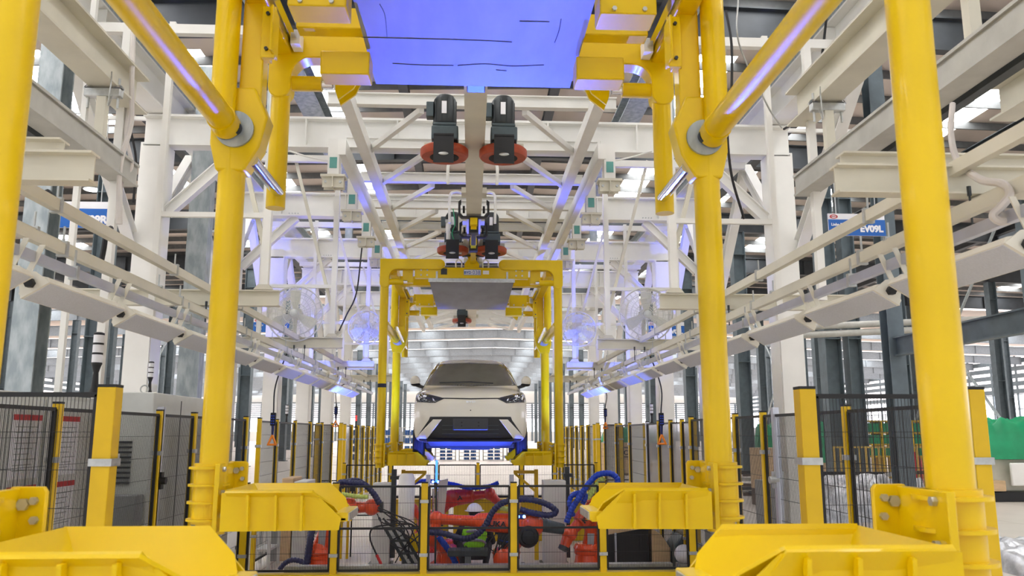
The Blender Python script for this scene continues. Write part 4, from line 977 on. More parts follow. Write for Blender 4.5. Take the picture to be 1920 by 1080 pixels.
# cable rails above the lamps
for s in (-1, 1):
    for z, x, m, h, wd, nm in ((2.885, 2.36, 'alu', .055, .035, 'lavender-grey aluminium lamp rail, the lowest'), (3.03, 2.44, 'cream', .065, .045, 'cream cable rail, second from the bottom'),
                               (3.12, 2.62, 'cream', .065, .045, 'cream cable rail, third from the bottom'), (3.30, 2.5, 'cream', .07, .05, 'cream cable rail, the topmost')):
        t = thing('cable_rail', '%s of the four along the %s' % (nm, SIDE[s]), 'rail')
        MB().mm(s*x-wd/2, s*x+wd/2, 1.6, 20.0, z-h/2, z+h/2).build('rail', m, t, smooth=0)
        for k in range(8):
            y = 2.9+2.0*k; c = MB().mm(s*x-wd/2-.008, s*x+wd/2+.008, y, y+.03, z-h/2-.012, z+h/2+.015); c.mm(s*x-.005, s*x+.005, y+.01, y+.02, z, z+.14)
            c.build('clamp', 'zinc', t, smooth=0)
        settle(t)
    t = thing('cable_bundle', 'dark cable bundle lying along the topmost rail on the %s' % SIDE[s], 'cable')
    MB().mm(s*2.62-.02, s*2.62+.02, 4.4, 12, 3.36, 3.39).build('strap', 'darkmetal', t, smooth=0); settle(t)
# drop frames with stub beams
for s in (-1, 1):
    for i, y in enumerate((4.0, 8.0, 12.0, 16.0, 19.9)):
        t = thing('rail_support', 'cream stub beam with white drop tubes on the %s side, %s' % (SIDE[s], nth(i)), 'steel frame')
        X = lambda x: s*x
        MB().ibeam((X(1.87), y, 3.24), (X(4.12), y, 3.24), .1, .155, .012, .008, up=(0, 0, 1)).build('stub_beam', 'cream', t)
        if y > 5:
            MB().bar((X(2.02), y, 3.32), (X(2.02), y, 5.9), .075, .075).build('drop_tube', 'white', t)
            MB().prism([(X(1.93), 3.32), (X(2.11), 3.32), (X(2.07), 3.37), (X(1.97), 3.37)], 'y', y-.06, y+.06).build('foot_plate', 'cream', t)
            MB().bar((X(1.9), y, 6.02), (X(4.2), y, 6.02), .08, .1).build('top_bar', 'white', t)
            MB().bar((X(3.08), y, 3.0), (X(3.08), y, 6.1), .06, .06).build('drop_tube', 'white', t)
            MB().bar((X(2.02), y, 4.07), (X(3.08), y, 4.07), .05, .05).build('tie_tube', 'white', t)
            MB().bar((X(2.7), y+.06, 6.1), (X(2.05), y+.06, 3.75), .045, .045).build('diagonal', 'cream', t)
        for x in (2.4, 2.55):
            b = MB().cyl((X(x), y-.05, 3.15), (X(x), y-.05, 3.2), .012, n=6); b.cyl((X(x), y-.05, 3.0), (X(x), y-.05, 3.15), .006, n=6); b.build('bolt', 'darkmetal', t)
        settle(t)
    # vertical tubes nearer to the camera
    for j, (x, y, z0, z1, r_) in enumerate(((3.35, 7.6, 2.9, 6.05, .045), (3.5, 7.2, 2.9, 6.05, .03))):
        if s > 0 and j: continue
        z0 = 0 if s < 0 else 3.2
        o = MB().bar((s*x, y, z0), (s*x, y, z1), r_*1.6, r_*1.6).build('drop_tube', 'white', smooth=0)
        tag(o, '%s white drop tube by the end of the %s crane rail' % (('thick', 'thin')[j], SIDE[s]), 'tube')
    # crane rails and their beams
    t = thing('crane_beam', 'cream I-beam above the short grey crane rail on the %s' % SIDE[s], 'beam')
    MB().ibeam((s*3.30, 1.2, 5.18), (s*3.30, 7.75, 5.18), .26, .36, .02, .014, up=(0, 0, 1)).build('beam', 'cream', t); settle(t)
    t = thing('crane_rail', 'grey aluminium crane rail ending short of the %s drop tubes' % SIDE[s], 'rail')
    r = MB().mm(s*3.22, s*3.38, 1.2, 7.75, 4.28, 4.48); r.mm(s*3.20, s*3.40, 1.2, 7.75, 4.46, 4.485); r.mm(s*3.20, s*3.40, 1.2, 7.75, 4.27, 4.29)
    r.build('rail', 'greyrail', t, smooth=0)
    MB().mm(s*3.23, s*3.37, 7.75, 7.77, 4.28, 4.48).build('end_cap', 'darkmetal', t, smooth=0)
    MB().mm(s*3.42, s*3.5, 1.2, 7.2, 4.24, 4.30).build('cable_channel', 'darkmetal', t, smooth=0)
    settle(t)
    for i, y in enumerate((4.9, 7.1)):
        t = thing('rail_clamp', 'steel clamp hanging the %s crane rail, %s' % (SIDE[s], ('nearer one', 'one at the rail end')[i]), 'clamp')
        X = lambda x: s*x
        MB().mm(X(3.14), X(3.46), y-.04, y+.04, 4.90, 4.98).build('clamp_bar', 'zinc', t, bevel=.01)
        MB().mm(X(3.26), X(3.34), y-.04, y+.04, 4.48, 4.9).build('strap', 'cream', t)
        for x in (3.17, 3.43):
            MB().cyl((X(x), y, 4.80), (X(x), y, 5.08), .012, n=8).build('stud', 'zinc', t)
            MB().lathe((X(x), y, 4.98), (0, 0, 1), [(.05, 0), (.03, .03), (.0, .035)], 14).build('washer', 'chrome', t)
        tube([(X(3.2), y-.1, 5.1), (X(3.13), y-.25, 4.95), (X(3.16), y-.2, 4.75), (X(3.2), y-.05, 4.9)], .006, 6).build('safety_wire', 'zinc', t)
        settle(t)
t = thing('crane_beam', 'cream I-beam of the outer crane bay at the far right edge', 'beam')
MB().ibeam((5.05, 1.2, 5.05), (5.05, 7.2, 5.05), .26, .34, .02, .014, up=(0, 0, 1)).build('beam', 'cream', t); settle(t)
t = thing('crane_rail', 'outer grey crane rail at the far right edge', 'rail')
MB().mm(4.97, 5.13, 1.2, 7.2, 4.2, 4.42).build('rail', 'greyrail', t, smooth=0); settle(t)
for s in (-1, 1):
    t = thing('crane_crossbeam', 'cream I-beam crossing under the %s crane rail' % SIDE[s], 'beam')
    MB().ibeam((s*2.6-(.16 if s < 0 else 0), 5.45, 3.78), (s*5.5, 5.45, 3.78), .14, .24, .014, .01, up=(0, 0, 1)).build('beam', 'cream', t)
    settle(t)
# ================================================================== fans
def fan(px, py, Y, R_, zb, label):
    c = W(px, py, Y); t = thing('wall_fan', label, 'fan', 'large cage fans on the stub beams')
    g = MB()
    for k, (r, d) in enumerate(((R_, 0), (R_*.99, .05), (R_*.8, -.045), (R_*.6, -.06), (R_*.4, -.07), (R_*.2, -.075), (R_*.75, .09), (R_*.4, .11))): g.torus((c.x, c.y+d, c.z), (0, 1, 0), r, .0045 if k > 1 else .008, 40, 6)
    for k in range(28):
        a = 2*math.pi*k/28; u = Vector((math.cos(a), 0, math.sin(a)))
        for sg in (-1, 1):
            pts = [c+u*R_*.12+Vector((0, sg*.09, 0)), c+u*R_*.6+Vector((0, sg*.075, 0)), c+u*R_]
            g.rings([(p, .0028) for p in pts], 5)
    g.build('cage', 'fanwhite', t)
    b = MB(); b.lathe(c+Vector((0, -.05, 0)), (0, 1, 0), [(.0, 0), (.055, .005), (.06, .06), (0, .07)], 20)
    for k in range(3):
        a = math.pi/2+2*math.pi*k/3; n = 6; vs = []
        for j in range(n):
            f = j/(n-1); r = .05+f*(R_*.86-.05); wd = .03+.055*math.sin(f*2.2); tw = .6-.35*f; u = Vector((math.cos(a), 0, math.sin(a))); v = Vector((-math.sin(a), 0, math.cos(a)))
            for q in (-1, 1): vs.append(c+u*r+v*(q*wd*math.cos(tw))+Vector((0, q*wd*math.sin(tw), 0))+Vector((0, -.015, 0)))
        vs += [p+Vector((0, .006, 0)) for p in vs]; m = 2*n
        b.add(vs, [(2*j, 2*j+1, 2*j+3, 2*j+2) for j in range(n-1)]+[(m+2*j, m+2*j+2, m+2*j+3, m+2*j+1) for j in range(n-1)]+[(2*j, 2*j+2, m+2*j+2, m+2*j) for j in range(n-1)]+[(2*j+1, m+2*j+1, m+2*j+3, 2*j+3) for j in range(n-1)]+[(2*n-2, 2*n-1, m+2*n-1, m+2*n-2), (0, m, m+1, 1)])
    b.build('blades', 'fanwhite', t, smooth=30)
    MB().lathe(c+Vector((0, -.085, 0)), (0, -1, 0), [(.0, 0), (.05, 0), (.055, .012), (.02, .02), (0, .02)], 20).build('badge', 'zinc', t)
    MB().lathe(c+Vector((0, .08, .02)), (0, 1, 0), [(.0, 0), (.08, 0), (.085, .12), (.05, .18), (0, .18)], 20).build('motor', 'fanwhite', t)
    MB().bar((c.x-.02, c.y+.14, c.z), (c.x-.02, c.y+.14, zb), .05, .05).build('pole', 'fanwhite', t)
    settle(t)
fan(553, 588, 11.9, .40, 3.32, 'white cage fan on the left, nearer to the camera, with three visible blades')
fan(1212, 590, 11.9, .40, 3.32, 'white cage fan on the right, nearer to the camera, with three visible blades')
fan(685, 614, 15.9, .33, 3.32, 'blue-lit cage fan on the left, next to the far yellow carrier')
fan(1085, 617, 15.9, .34, 3.32, 'blue-lit cage fan on the right, next to the far yellow carrier')
# ================================================================== signs
def sign(x, z, y, w_, label, big, small=('Linha EV', 'EV Line')):
    t = thing('hanging_sign', label, 'sign'); h = w_*.39
    MB().mm(x-w_/2, x+w_/2, y, y+.02, z, z+h).build('board', 'sign_white', t, smooth=0)
    MB().mm(x-w_/2, x+w_/2, y-.006, y, z, z+h*.73).build('blue_field', 'blue_sign', t, smooth=0)
    text_mb(big, h*.40, (x+w_*.25, y-.010, z+h*.18), (1, 0, 0), (0, 0, 1), .003, bold=.008*w_).build('lettering', 'sign_white', t, smooth=0)
    text_mb(small[0], h*.17, (x-w_*.34, y-.010, z+h*.44), (1, 0, 0), (0, 0, 1), .003, bold=.002*w_).build('lettering', 'sign_white', t, smooth=0)
    text_mb(small[1], h*.13, (x-w_*.34, y-.010, z+h*.2), (1, 0, 0), (0, 0, 1), .003, bold=.002*w_).build('lettering', 'sign_white', t, smooth=0)
    g = MB().torus((0, 0, 0), (0, 1, 0), h*.085, h*.012, 24, 6); g.v = [(x-w_*.4+a*1.9, y-.004+b, z+h*.86+c) for a, b, c in g.v]
    g.build('logo_ring', 'redmark', t)
    text_mb('BYD', h*.1, (x-w_*.4, y-.004, z+h*.825), (1, 0, 0), (0, 0, 1), .002, sx=1.3).build('logo_letters', 'redmark', t, smooth=0)
    for q in (-.35, .35): MB().cyl((x+q*w_, y+.01, z+h), (x+q*w_, y+.01, 6.3), .008, n=6).build('hanger', 'zinc', t)
    sg = 1 if x > 0 else -1; MB().mm(sg*4.25, x+sg*w_*.45, y-.02, y+.03, 6.28, 6.33).build('hanger_bar', 'white', t)
    settle(t)
c = W(138, 427, 11.2); sign(c.x, c.z, 11.2, .95, 'blue and white hanging sign on the left behind the cable rails, ending in R', 'EV09R')
c = W(1608, 442, 11.2); sign(c.x, c.z, 11.2, .83, 'blue and white hanging sign on the right reading EV09L', 'EV09L')
c = W(508, 623, 18.8); sign(c.x, c.z, 18.8, .80, 'small distant blue sign on the left behind the nearer fan', 'EV08R')
c = W(1250, 630, 18.8); sign(c.x, c.z, 18.8, .84, 'small distant blue sign on the right behind the rails', 'EV08L')
# ================================================================== cabinets left
t = thing('control_cabinet', 'white control cabinet with red-headed notices behind the left fence', 'cabinet')
MB().mm(-4.4, -3.2, 5.3, 7.5, .1, 2.24).build('body', 'cabinet', t, bevel=.01); MB().mm(-4.4, -3.22, 5.32, 7.48, 0, .1).build('plinth', 'darkmetal', t)
for y0, y1 in ((5.35, 6.38), (6.42, 7.45)):
    d = MB().mm(-3.2, -3.18, y0, y1, .15, 2.2).build('door', 'cabinet', t, bevel=.004)
    MB().mm(-3.18, -3.15, y1-.1, y1-.07, 1.0, 1.2).build('handle', 'black', d)
for y in (5.95, 6.55):
    for z in (1.55, 2.05):
        n = MB().mm(-3.179, -3.174, y, y+.38, z-.42, z+.02).build('notice', 'sign_white', t, smooth=0)
        MB().mm(-3.175, -3.170, y, y+.38, z-.01, z+.03).build('notice_header', 'redmark', n, smooth=0)
        k = MB()
        for j in range(9): k.mm(-3.175, -3.172, y+.04, y+.34-.05*(j % 3), z-.06-j*.038, z-.054-j*.038)
        k.build('notice_lines', 'cabinet_mid', n, smooth=0)
settle(t)
t = thing('control_cabinet', 'long light grey cabinet with louvre slots behind the left fence', 'cabinet')
MB().mm(-3.85, -3.22, 8.6, 10.3, .0, 2.36).build('body', 'cabinet', t, bevel=.01); 
MB().mm(-3.85, -3.22, 10.32, 11.2, .0, 2.3).build('body', 'cabinet', t, bevel=.01)
l = MB()
for k in range(9): l.mm(-3.75, -3.4, 8.57, 8.6, 1.45+k*.05, 1.47+k*.05)
l.build('louvre', 'darkmetal', t, smooth=0)
MB().mm(-3.85, -3.25, 8.4, 8.6, .2, 1.35).build('side_box', 'cabinet_mid', t, bevel=.01)
MB().torus((-3.4, 8.8, 2.4), (0, 1, 0), .04, .008).build('lifting_eye', 'zinc', t)
for y in (9.4, 10.8): MB().mm(-3.22, -3.215, y, y+.01, .1, 2.3).build('door_gap', 'darkmetal', t, smooth=0)
settle(t)
def tower(x, y, z, s, label, m1='sign_white'):
    t = thing('signal_tower', label, 'signal light')
    MB().mm(x-.07*s, x+.07*s, y-.07*s, y+.07*s, z, z+.05*s).build('base', 'black', t, bevel=.01*s)
    MB().lathe((x, y, z+.05*s), (0, 0, 1), [(.05*s, 0), (.035*s, .05*s), (.025*s, .2*s), (.045*s, .27*s), (.05*s, .30*s)], 18).build('stem', 'black', t)
    for k in range(3):
        MB().cyl((x, y, z+(.35+k*.1)*s), (x, y, z+(.43+k*.1)*s), .05*s, n=24).build('lens', m1, t)
        MB().cyl((x, y, z+(.33+k*.1)*s), (x, y, z+(.35+k*.1)*s), .052*s, n=24).build('ring', 'black', t)
    MB().lathe((x, y, z+.63*s), (0, 0, 1), [(.052*s, 0), (.052*s, .02*s), (.03*s, .03*s)], 24).build('cap', 'black', t)
    settle(t)
c = W(176, 742, 7.0); tower(c.x, 7.0, 2.24, .82, 'black and white signal tower standing on the white cabinet')
c = W(282, 738, 9.2); tower(-3.5, 9.2, 2.36, .55, 'small black and white signal tower on the long grey cabinet')
c = W(536, 812, 14.4); tower(c.x, 14.4, 2.1, .5, 'black and white signal tower left, seen beyond the pendant handle')
c = W(1223, 812, 14.4); tower(c.x, 14.4, 2.1, .55, 'black and white signal tower right of the far fences')
c = W(667, 812, 24); tower(c.x, 24, 2.1, .55, 'distant red and white signal tower over the left post row', 'redlight')
# pendants
for i, (px, py, Y, s_, lb) in enumerate(((512, 790, 11.8, 1., 'push-button pendant with an orange triangle handle on the left'), (1240, 790, 11.9, 1., 'push-button pendant with an orange triangle handle on the right'),
                                       (630, 772, 18.6, 1., 'distant black pendant control on the left'), (1135, 776, 18.6, 1., 'distant black pendant control on the right'))):
    c = W(px, py, Y); t = thing('pendant_control', lb, 'control', 'hanging pendant controls')
    b = MB().mm(c.x-.035, c.x+.035, Y-.03, Y+.03, c.z-.06, c.z+.12).build('body', 'rubber', t, bevel=.01)
    q = MB()
    for r_ in range(4):
        for e in (-.014, .014): q.cyl((c.x+e, Y-.03, c.z-.03+r_*.035), (c.x+e, Y-.037, c.z-.03+r_*.035), .009, n=10)
    each(q, 'button', 'hoseblue', b)
    MB().rings([(Vector((c.x, Y, c.z-.06)), .022), (Vector((c.x, Y, c.z-.2)), .014)], 10).build('strain_relief', 'hose', t)
    a = [Vector((c.x, Y, c.z-.19)), Vector((c.x-.055, Y, c.z-.32)), Vector((c.x+.055, Y, c.z-.32))]; h = MB()
    for u, v in ((0, 1), (1, 2), (2, 0)): h.cyl(a[u], a[v], .015, n=10)
    for v in a: h.ball(v, .016, n=8, m=6)
    h.build('pull_handle', 'orange', t, label='orange triangular pull handle')
    tube([(c.x, Y, c.z+.12), (c.x+.01, Y, c.z+.5), (2.6 if c.x > 0 else -2.6, Y, 3.12)], .01).build('cable', 'cable', t)
    settle(t, (c.x, Y, c.z-.33))
for s in (-1, 1):                            # made-up blue lamps on stands, added to tint the fans and lamp boxes
    t = thing('added_blue_lamp', 'small added blue lamp on a thin stand by the far carrier, %s' % SIDE[s], 'lamp')
    MB().mm(s*1.9-.04, s*1.9+.04, 13.76, 13.84, 1.02, 1.08).build('housing', 'black', t)
    g = MB().ball((s*1.9, 13.8, 1.09), .02).build('blue_lamp', 'led_soft', t, label='added glowing blue lamp')
    MB().mm(s*1.9-.01, s*1.9+.01, 13.79, 13.81, 0, 1.02).build('stand', 'black', t)
    blue_spot(g, (s*1.9, 13.8, 1.15), (s*2.3, 15.7, 3.5), 900, 62, (.10, .16, 1.))
    settle(t)
# ================================================================== inside the cell
for px, w_, py, lb in ((718, .27, 905, 'left of the middle'), (1038, .34, 900, 'right of the middle')):
    Y = 13.0 if px < 900 else 12.9; c = W(px, py, Y); t = thing('machine_column', 'light grey square machine column %s in the cell' % lb, 'column')
    MB().mm(c.x-w_/2, c.x+w_/2, Y-w_/2, Y+w_/2, 0, c.z).build('column', 'cabinet', t, bevel=.01)
    MB().mm(c.x-w_/2-.04, c.x+w_/2+.04, Y-w_/2-.04, Y+w_/2+.04, 0, .03).build('base_plate', 'darkmetal', t)
    MB().mm(c.x+w_/2+.0, c.x+w_/2+.07, Y-.06, Y+.06, .1, c.z+.2).build('guide', 'darkmetal', t)
    MB().mm(c.x+w_/2-.02, c.x+w_/2+.12, Y-.08, Y+.08, c.z+.05, c.z+.1).build('arm', 'darkmetal', t)
    settle(t)
for s in (-1, 1):
    t = thing('stop_bracket', 'yellow triangular bracket on a post under the %s tray of the far carrier' % SIDE[s], 'bracket')
    x = -1.0*s if False else s*1.05
    MB().mm(x-.03, x+.03, 13.32, 13.38, 0, 1.38).build('post', 'yellow_post', t)
    MB().bar((x, 13.35, 1.34), (x-s*.36, 13.35, 1.34), .04, .05).build('arm', 'yellow_post', t); MB().bar((x-s*.34, 13.35, 1.32), (x-s*.02, 13.35, 1.05), .03, .04).build('brace', 'yellow_post', t); settle(t)
    o = MB().bar((s*.66, 13.4, 0), (s*.66, 13.4, 1.30), .07, .07).build('support_post', 'alu', smooth=0); tag(o, 'slim grey post standing under the %s front wheel of the car' % SIDE[s], 'post')
t = thing('junction_cylinder', 'white upright cylinder tank beside the left machine column', 'cylinder'); c = W(762, 945, 12.7)
MB().lathe((c.x, 12.7, .45), (0, 0, 1), [(.08, 0), (.12, .04), (.12, .84), (.09, .9)], 24).build('tank', 'white', t); MB().cyl((c.x, 12.7, 0), (c.x, 12.7, .46), .05).build('stand', 'darkmetal', t); settle(t)
t = thing('welding_gun', 'beige and blue gripper plate held up beside the blue lamps', 'tool'); Y = 13.4
MB().prism([(W(828, 0, Y).x, W(0, 1000, Y).z), (W(836, 0, Y).x, W(0, 905, Y).z), (W(852, 0, Y).x, W(0, 900, Y).z), (W(845, 0, Y).x, W(0, 985, Y).z)], 'y', Y, Y+.1).build('plate', 'cream', t)
for k in range(3): MB().cyl((W(806+k*7, 915, Y).x, Y, W(806, 985, Y).z), (W(806+k*7, 915, Y).x, Y, W(806, 915, Y).z), .02, n=10).build('rod', 'chrome', t)
MB().cyl((W(815, 0, Y).x, Y+.05, 0), (W(815, 0, Y).x, Y+.05, W(806, 985, Y).z), .04).build('stand', 'darkmetal', t)
MB().mm(W(805, 0, Y).x-.05, W(845, 0, Y).x, Y, Y+.1, W(0, 985, Y).z-.05, W(0, 985, Y).z).build('carriage', 'darkmetal', t)
settle(t)
t = thing('yellow_machine_base', 'long yellow machine base on the floor behind the robots', 'machine')
for x0, x1 in ((-1.6, -.4), (.95, 2.2), (-.3, .8)): MB().mm(x0, x1, 15.6, 16.3, .0, .75).build('housing', 'yellow_post', t, bevel=.01)
MB().mm(-1.7, 2.3, 15.5, 15.6, .78, .82).build('edge_bar', 'black', t); MB().mm(-1.7, -1.62, 15.5, 15.6, 0, .78).build('leg', 'black', t); MB().mm(2.22, 2.3, 15.5, 15.6, 0, .78).build('leg', 'black', t)
settle(t)
t = thing('loading_chute', 'dark-sided box with a sloping beige top in the right of the cell', 'machine'); Y = 12.4
P_ = lambda x, y: (W(x, 1000, Y).x, max(0.0, W(880, y, Y).z))
MB().prism([P_(1138, 1066), P_(1216, 1066), P_(1216, 992), P_(1138, 1004)], 'y', Y, Y+.8).build('side_panel', 'black', t)
MB().prism([P_(1136, 990), P_(1216, 975), P_(1218, 990), P_(1138, 1004)], 'y', Y-.03, Y+.9).build('sloping_top', 'wood', t, label='beige sloping top'); MB().bar((P_(1153, 0)[0], Y-.03, 0), (P_(1153, 0)[0], Y-.03, P_(0, 1000)[1]), .03, .03).build('leg', 'alu', t)
MB().prism([P_(1222, 1066), P_(1256, 1066), P_(1256, 1030), P_(1240, 1005), P_(1222, 992)], 'y', Y, Y+.7).build('beige_cover', 'wood', t, bevel=.01)
MB().prism([P_(1258, 1066), P_(1292, 1066), P_(1292, 1005), P_(1275, 1000), P_(1258, 1022)], 'y', Y-.2, Y+.3).build('grey_cover', 'motor', t, bevel=.015); settle(t)
o = MB().ball((W(1246, 0, 11.7).x, 11.7, .30), .13, n=26, m=14).build('white_globe', 'helmet'); tag(o, 'white round dome resting behind the right end of the cable tray', 'globe')
o = MB().mm(W(1246, 0, 11.7).x-.1, W(1246, 0, 11.7).x+.1, 11.6, 11.8, 0, .18).build('globe_stand', 'cabinet_mid'); tag(o, 'small grey block under the white dome', 'block')
t = thing('black_hose_heap', 'heap of black cables and brown net by the foot of the right robot', 'cables'); random.seed(5)
for k in range(12):
    p = [W(1140+random.uniform(0, 50), 1055, 11.6)+Vector((0, 0, random.uniform(0, .1))) for _ in range(4)]; p = [Vector((a.x, a.y+random.uniform(0, .2), max(.014, a.z-.20))) for a in p]
    tube(p, .014, 7, 6).build('cable', 'cable', t)
settle(t)
t = thing('workbench', 'white framed workbench with grey boxes at the left end of the cell', 'workbench'); Y = 12.6
x0, x1 = W(470, 1000, Y).x, W(506, 1000, Y).x
for x in (x0, x1):
    for y in (Y, Y+.6): MB().mm(x-.02, x+.02, y-.02, y+.02, 0, .95).build('leg', 'cabinet', t)
for z in (.25, .62, .92): MB().mm(x0, x1, Y, Y+.6, z, z+.03).build('shelf', 'cabinet', t)
MB().mm(x0+.02, x1-.05, Y+.05, Y+.5, .65, .85).build('box', 'cabinet_mid', t, bevel=.01); settle(t)
t = thing('robot_controller', 'grey controller cabinets with beige side behind the left robot', 'cabinet'); Y = 13.4
for i, (a, b, h, m_) in enumerate(((505, 522, 1.15, 'cabinet_mid'), (524, 545, 1.25, 'wood'), (547, 572, 1.2, 'cabinet'))): MB().mm(W(a, 1000, Y).x, W(b, 1000, Y).x, Y, Y+.7, 0, h).build('housing', m_, t, bevel=.01)
settle(t)
o = MB().ball((W(640, 0, 13.6).x, 13.6, .62), .22, (1, .8, 1.15), 20, 12).build('plastic_bag', 'helmet'); 
for v in o.data.vertices: v.co += Vector((random.uniform(-.02, .02), random.uniform(-.02, .02), random.uniform(-.02, .02)))
tag(o, 'white plastic sheet bundled over a yellow stand in the left of the cell', 'bag')
t = thing('yellow_stand', 'yellow two-legged stand under the white plastic bundle', 'stand')
for px in (640, 652): MB().bar((W(px, 1000, 13.6).x, 13.6, 0), (W(px, 1000, 13.6).x, 13.6, .95), .04, .04).build('leg', 'yellow_post', t)
MB().bar((W(630, 1000, 13.6).x, 13.6, .97), (W(662, 1000, 13.6).x, 13.6, .97), .04, .04).build('bar', 'yellow_post', t); settle(t)
t = thing('equipment_box', 'dark grey flat box on a short post in front of the squatting worker', 'box'); Y = 11.4
MB().mm(W(840, 1000, Y).x, W(915, 1000, Y).x, Y, Y+.3, .33, .41).build('top', 'darkmetal', t, bevel=.01); MB().mm(W(872, 1000, Y).x, W(884, 1000, Y).x, Y+.1, Y+.2, 0, .33).build('body', 'cabinet_mid', t); settle(t)
t = thing('screw_tray', 'pile of shiny metal fittings on the cell floor', 'fittings'); random.seed(9)
for k in range(26):
    a = W(1000, 1045, 11.7); a = Vector((a.x+random.uniform(-.15, .2), a.y+random.uniform(-.1, .1), random.uniform(.02, .22))); MB().box(a, (.07, .05, .03), Matrix.Rotation(random.uniform(0, 3), 3, 'Z')).build('fitting', random.choice(['chrome', 'zinc', 'darkmetal']), t)
settle(t)
# ================================================================== right side stores
def cloth_heap(name, c, sz, m, label, cat, seed, amp=.12, flat=.0):
    random.seed(seed); from mathutils import noise
    n = 30; vs = []; 
    for i in range(n+1):
        for j in range(n+1):
            u, v = i/n*2-1, j/n*2-1; e = max(abs(u), abs(v)); h = (1-max(0, (e-.72)/.28)**2) if e > .72 else 1
            nz = noise.noise(Vector((u*3+seed, v*3, seed)))+.5*noise.noise(Vector((u*7+seed, v*7, seed*2)))
            vs.append((c[0]+u*sz[0]/2*(1+.06*nz), c[1]+v*sz[1]/2*(1+.06*nz), c[2]+max(0, h*sz[2]*(1+amp*3*nz*.6))))
    fs = [(i*(n+1)+j, (i+1)*(n+1)+j, (i+1)*(n+1)+j+1, i*(n+1)+j+1) for i in range(n) for j in range(n)]
    m_ = len(vs); rim = [i*(n+1) for i in range(n+1)]+[n*(n+1)+j for j in range(1, n+1)]+[i*(n+1)+n for i in range(n-1, -1, -1)]+[j for j in range(n-1, 0, -1)]
    vs += [(vs[k][0], vs[k][1], c[2]) for k in rim]; L = len(rim)
    fs += [(rim[k], rim[(k+1) % L], m_+(k+1) % L, m_+k) for k in range(L)]+[tuple(m_+k for k in range(L))]
    b = MB(); b.add(vs, fs); o = b.build(name, m, smooth=60); return tag(o, label, cat)
t = thing('machine_part', 'white steel machine part with bolt holes on a dark skid at the far right', 'machine')
MB().mm(14.3, 17.6, 23.6, 25.2, .0, .28).build('skid', 'black', t, bevel=.02); MB().mm(14.5, 17.4, 23.9, 25.0, .28, 1.2).build('block', 'cream', t, bevel=.03)
MB().mm(15.6, 16.8, 23.5, 23.6, .45, 1.1).build('front_plate', 'white', t, bevel=.03); MB().mm(14.5, 15.4, 23.5, 23.9, .3, .6).build('step_block', 'wood', t, bevel=.02)
settle(t)
cloth_heap('tarpaulin', (16.2, 24.4, 1.2), (3.2, 1.6, 1.1), 'green', 'big green tarpaulin draped on the white machine part, far right', 'tarpaulin', 3)
for i, (px, y, w_, z0, h, lb) in enumerate(((1178, 41, 2.6, 1.5, .7, 'green tarpaulin on top of the plywood crate'), (1455, 40, 1.8, .9, 1.4, 'green tarpaulin left of the thick yellow right fence post'), (1556, 36, 1.4, .7, 1.6, 'green tarpaulin seen through the right fence panel'))):
    x = W(px, 830, y).x; cloth_heap('tarpaulin', (x, y, z0), (w_, 1.6, h), 'green', lb, 'tarpaulin', 11+i)
    if i:
        o = MB().mm(x-w_*.45, x+w_*.45, y-.7, y+.7, 0, z0+.01).build('crate', 'wood', bevel=.02); tag(o, 'wooden crate under the %s' % lb, 'crate')
x = W(1176, 860, 39).x
t = thing('crate', 'large plywood crate with black printed lettering beyond the right fences', 'crate')
MB().mm(x-.62*1.9, x+.62*1.9, 39, 41.4, .1, 1.5).build('panel', 'wood', t, smooth=0)
for q in (-1, 0, 1): MB().mm(x+q*1.05-.08, x+q*1.05+.08, 39, 41.4, 0, .1).build('runner', 'darkwood', t)
text_mb('Atlas Copco', .3, (x-.1, 38.98, .95), (1, 0, 0), (0, 0, 1), .01, bold=.006).build('lettering', 'black', t, smooth=0); MB().mm(x-.95, x+.75, 38.97, 39, 1.27, 1.31).build('printed_bar', 'black', t, smooth=0); MB().mm(x-.95, x+.75, 38.97, 39, .83, .87).build('printed_bar', 'black', t, smooth=0); settle(t)
x = W(1470, 880, 22).x
t = thing('crate', 'plywood crate with round holes behind the right fence by a white column', 'crate'); MB().mm(x-.5, x+.9, 22, 23.2, .45, 1.55).build('panel', 'wood', t, smooth=0); q = MB()
for a, b in ((-.2, .8), (-.2, 1.2), (.2, 1.0)): q.cyl((x+a, 22, b), (x+a, 21.99, b), .05, n=12)
q.build('hole', 'black', t); MB().mm(x-.5, x+.9, 22, 23.2, 0, .45).build('skid', 'darkwood', t); settle(t)
o = MB().mm(W(1452, 900, 17).x, W(1512, 900, 17).x, 17, 18.2, 0, .95).build('grey_block', 'cabinet_mid', bevel=.01); tag(o, 'plain grey block behind the right fence panel', 'block')
t = thing('timber_stack', 'heap of dark steel bars and timbers behind the right fence', 'timber'); random.seed(4)
for k in range(34):
    x = 10.9+random.uniform(-1.9, 1.9); y = 25.6+random.uniform(-1.5, 1.5); z = .1+random.uniform(0, .65); a = random.uniform(-.2, .2)
    MB().bar((x-1.3, y-a*2, z), (x+1.3, y+a*2, z+random.uniform(-.08, .1)), .1, .1).build('beam', random.choice(['darkwood', 'darkmetal', 'black', 'greyrail']), t, smooth=0)
settle(t)
cloth_heap('foil_sheet', (9.1, 19.2, 0), (2.6, 1.6, .85), 'foil', 'crumpled silver foil heap behind the right fence', 'foil', 21, amp=.2)
cloth_heap('foil_sheet', (8.3, 12.3, 0), (1.4, 2.2, .30), 'foil', 'crumpled silver foil on the floor at the lower right corner', 'foil', 23, amp=.25)
t = thing('barrier', 'yellow slatted barrier in front of the dark heap', 'barrier')
for k in range(22): MB().mm(12.2+k*.22, 12.26+k*.22, 27.6, 27.64, 0, 1.5).build('slat', 'yellow_worn', t, smooth=0)
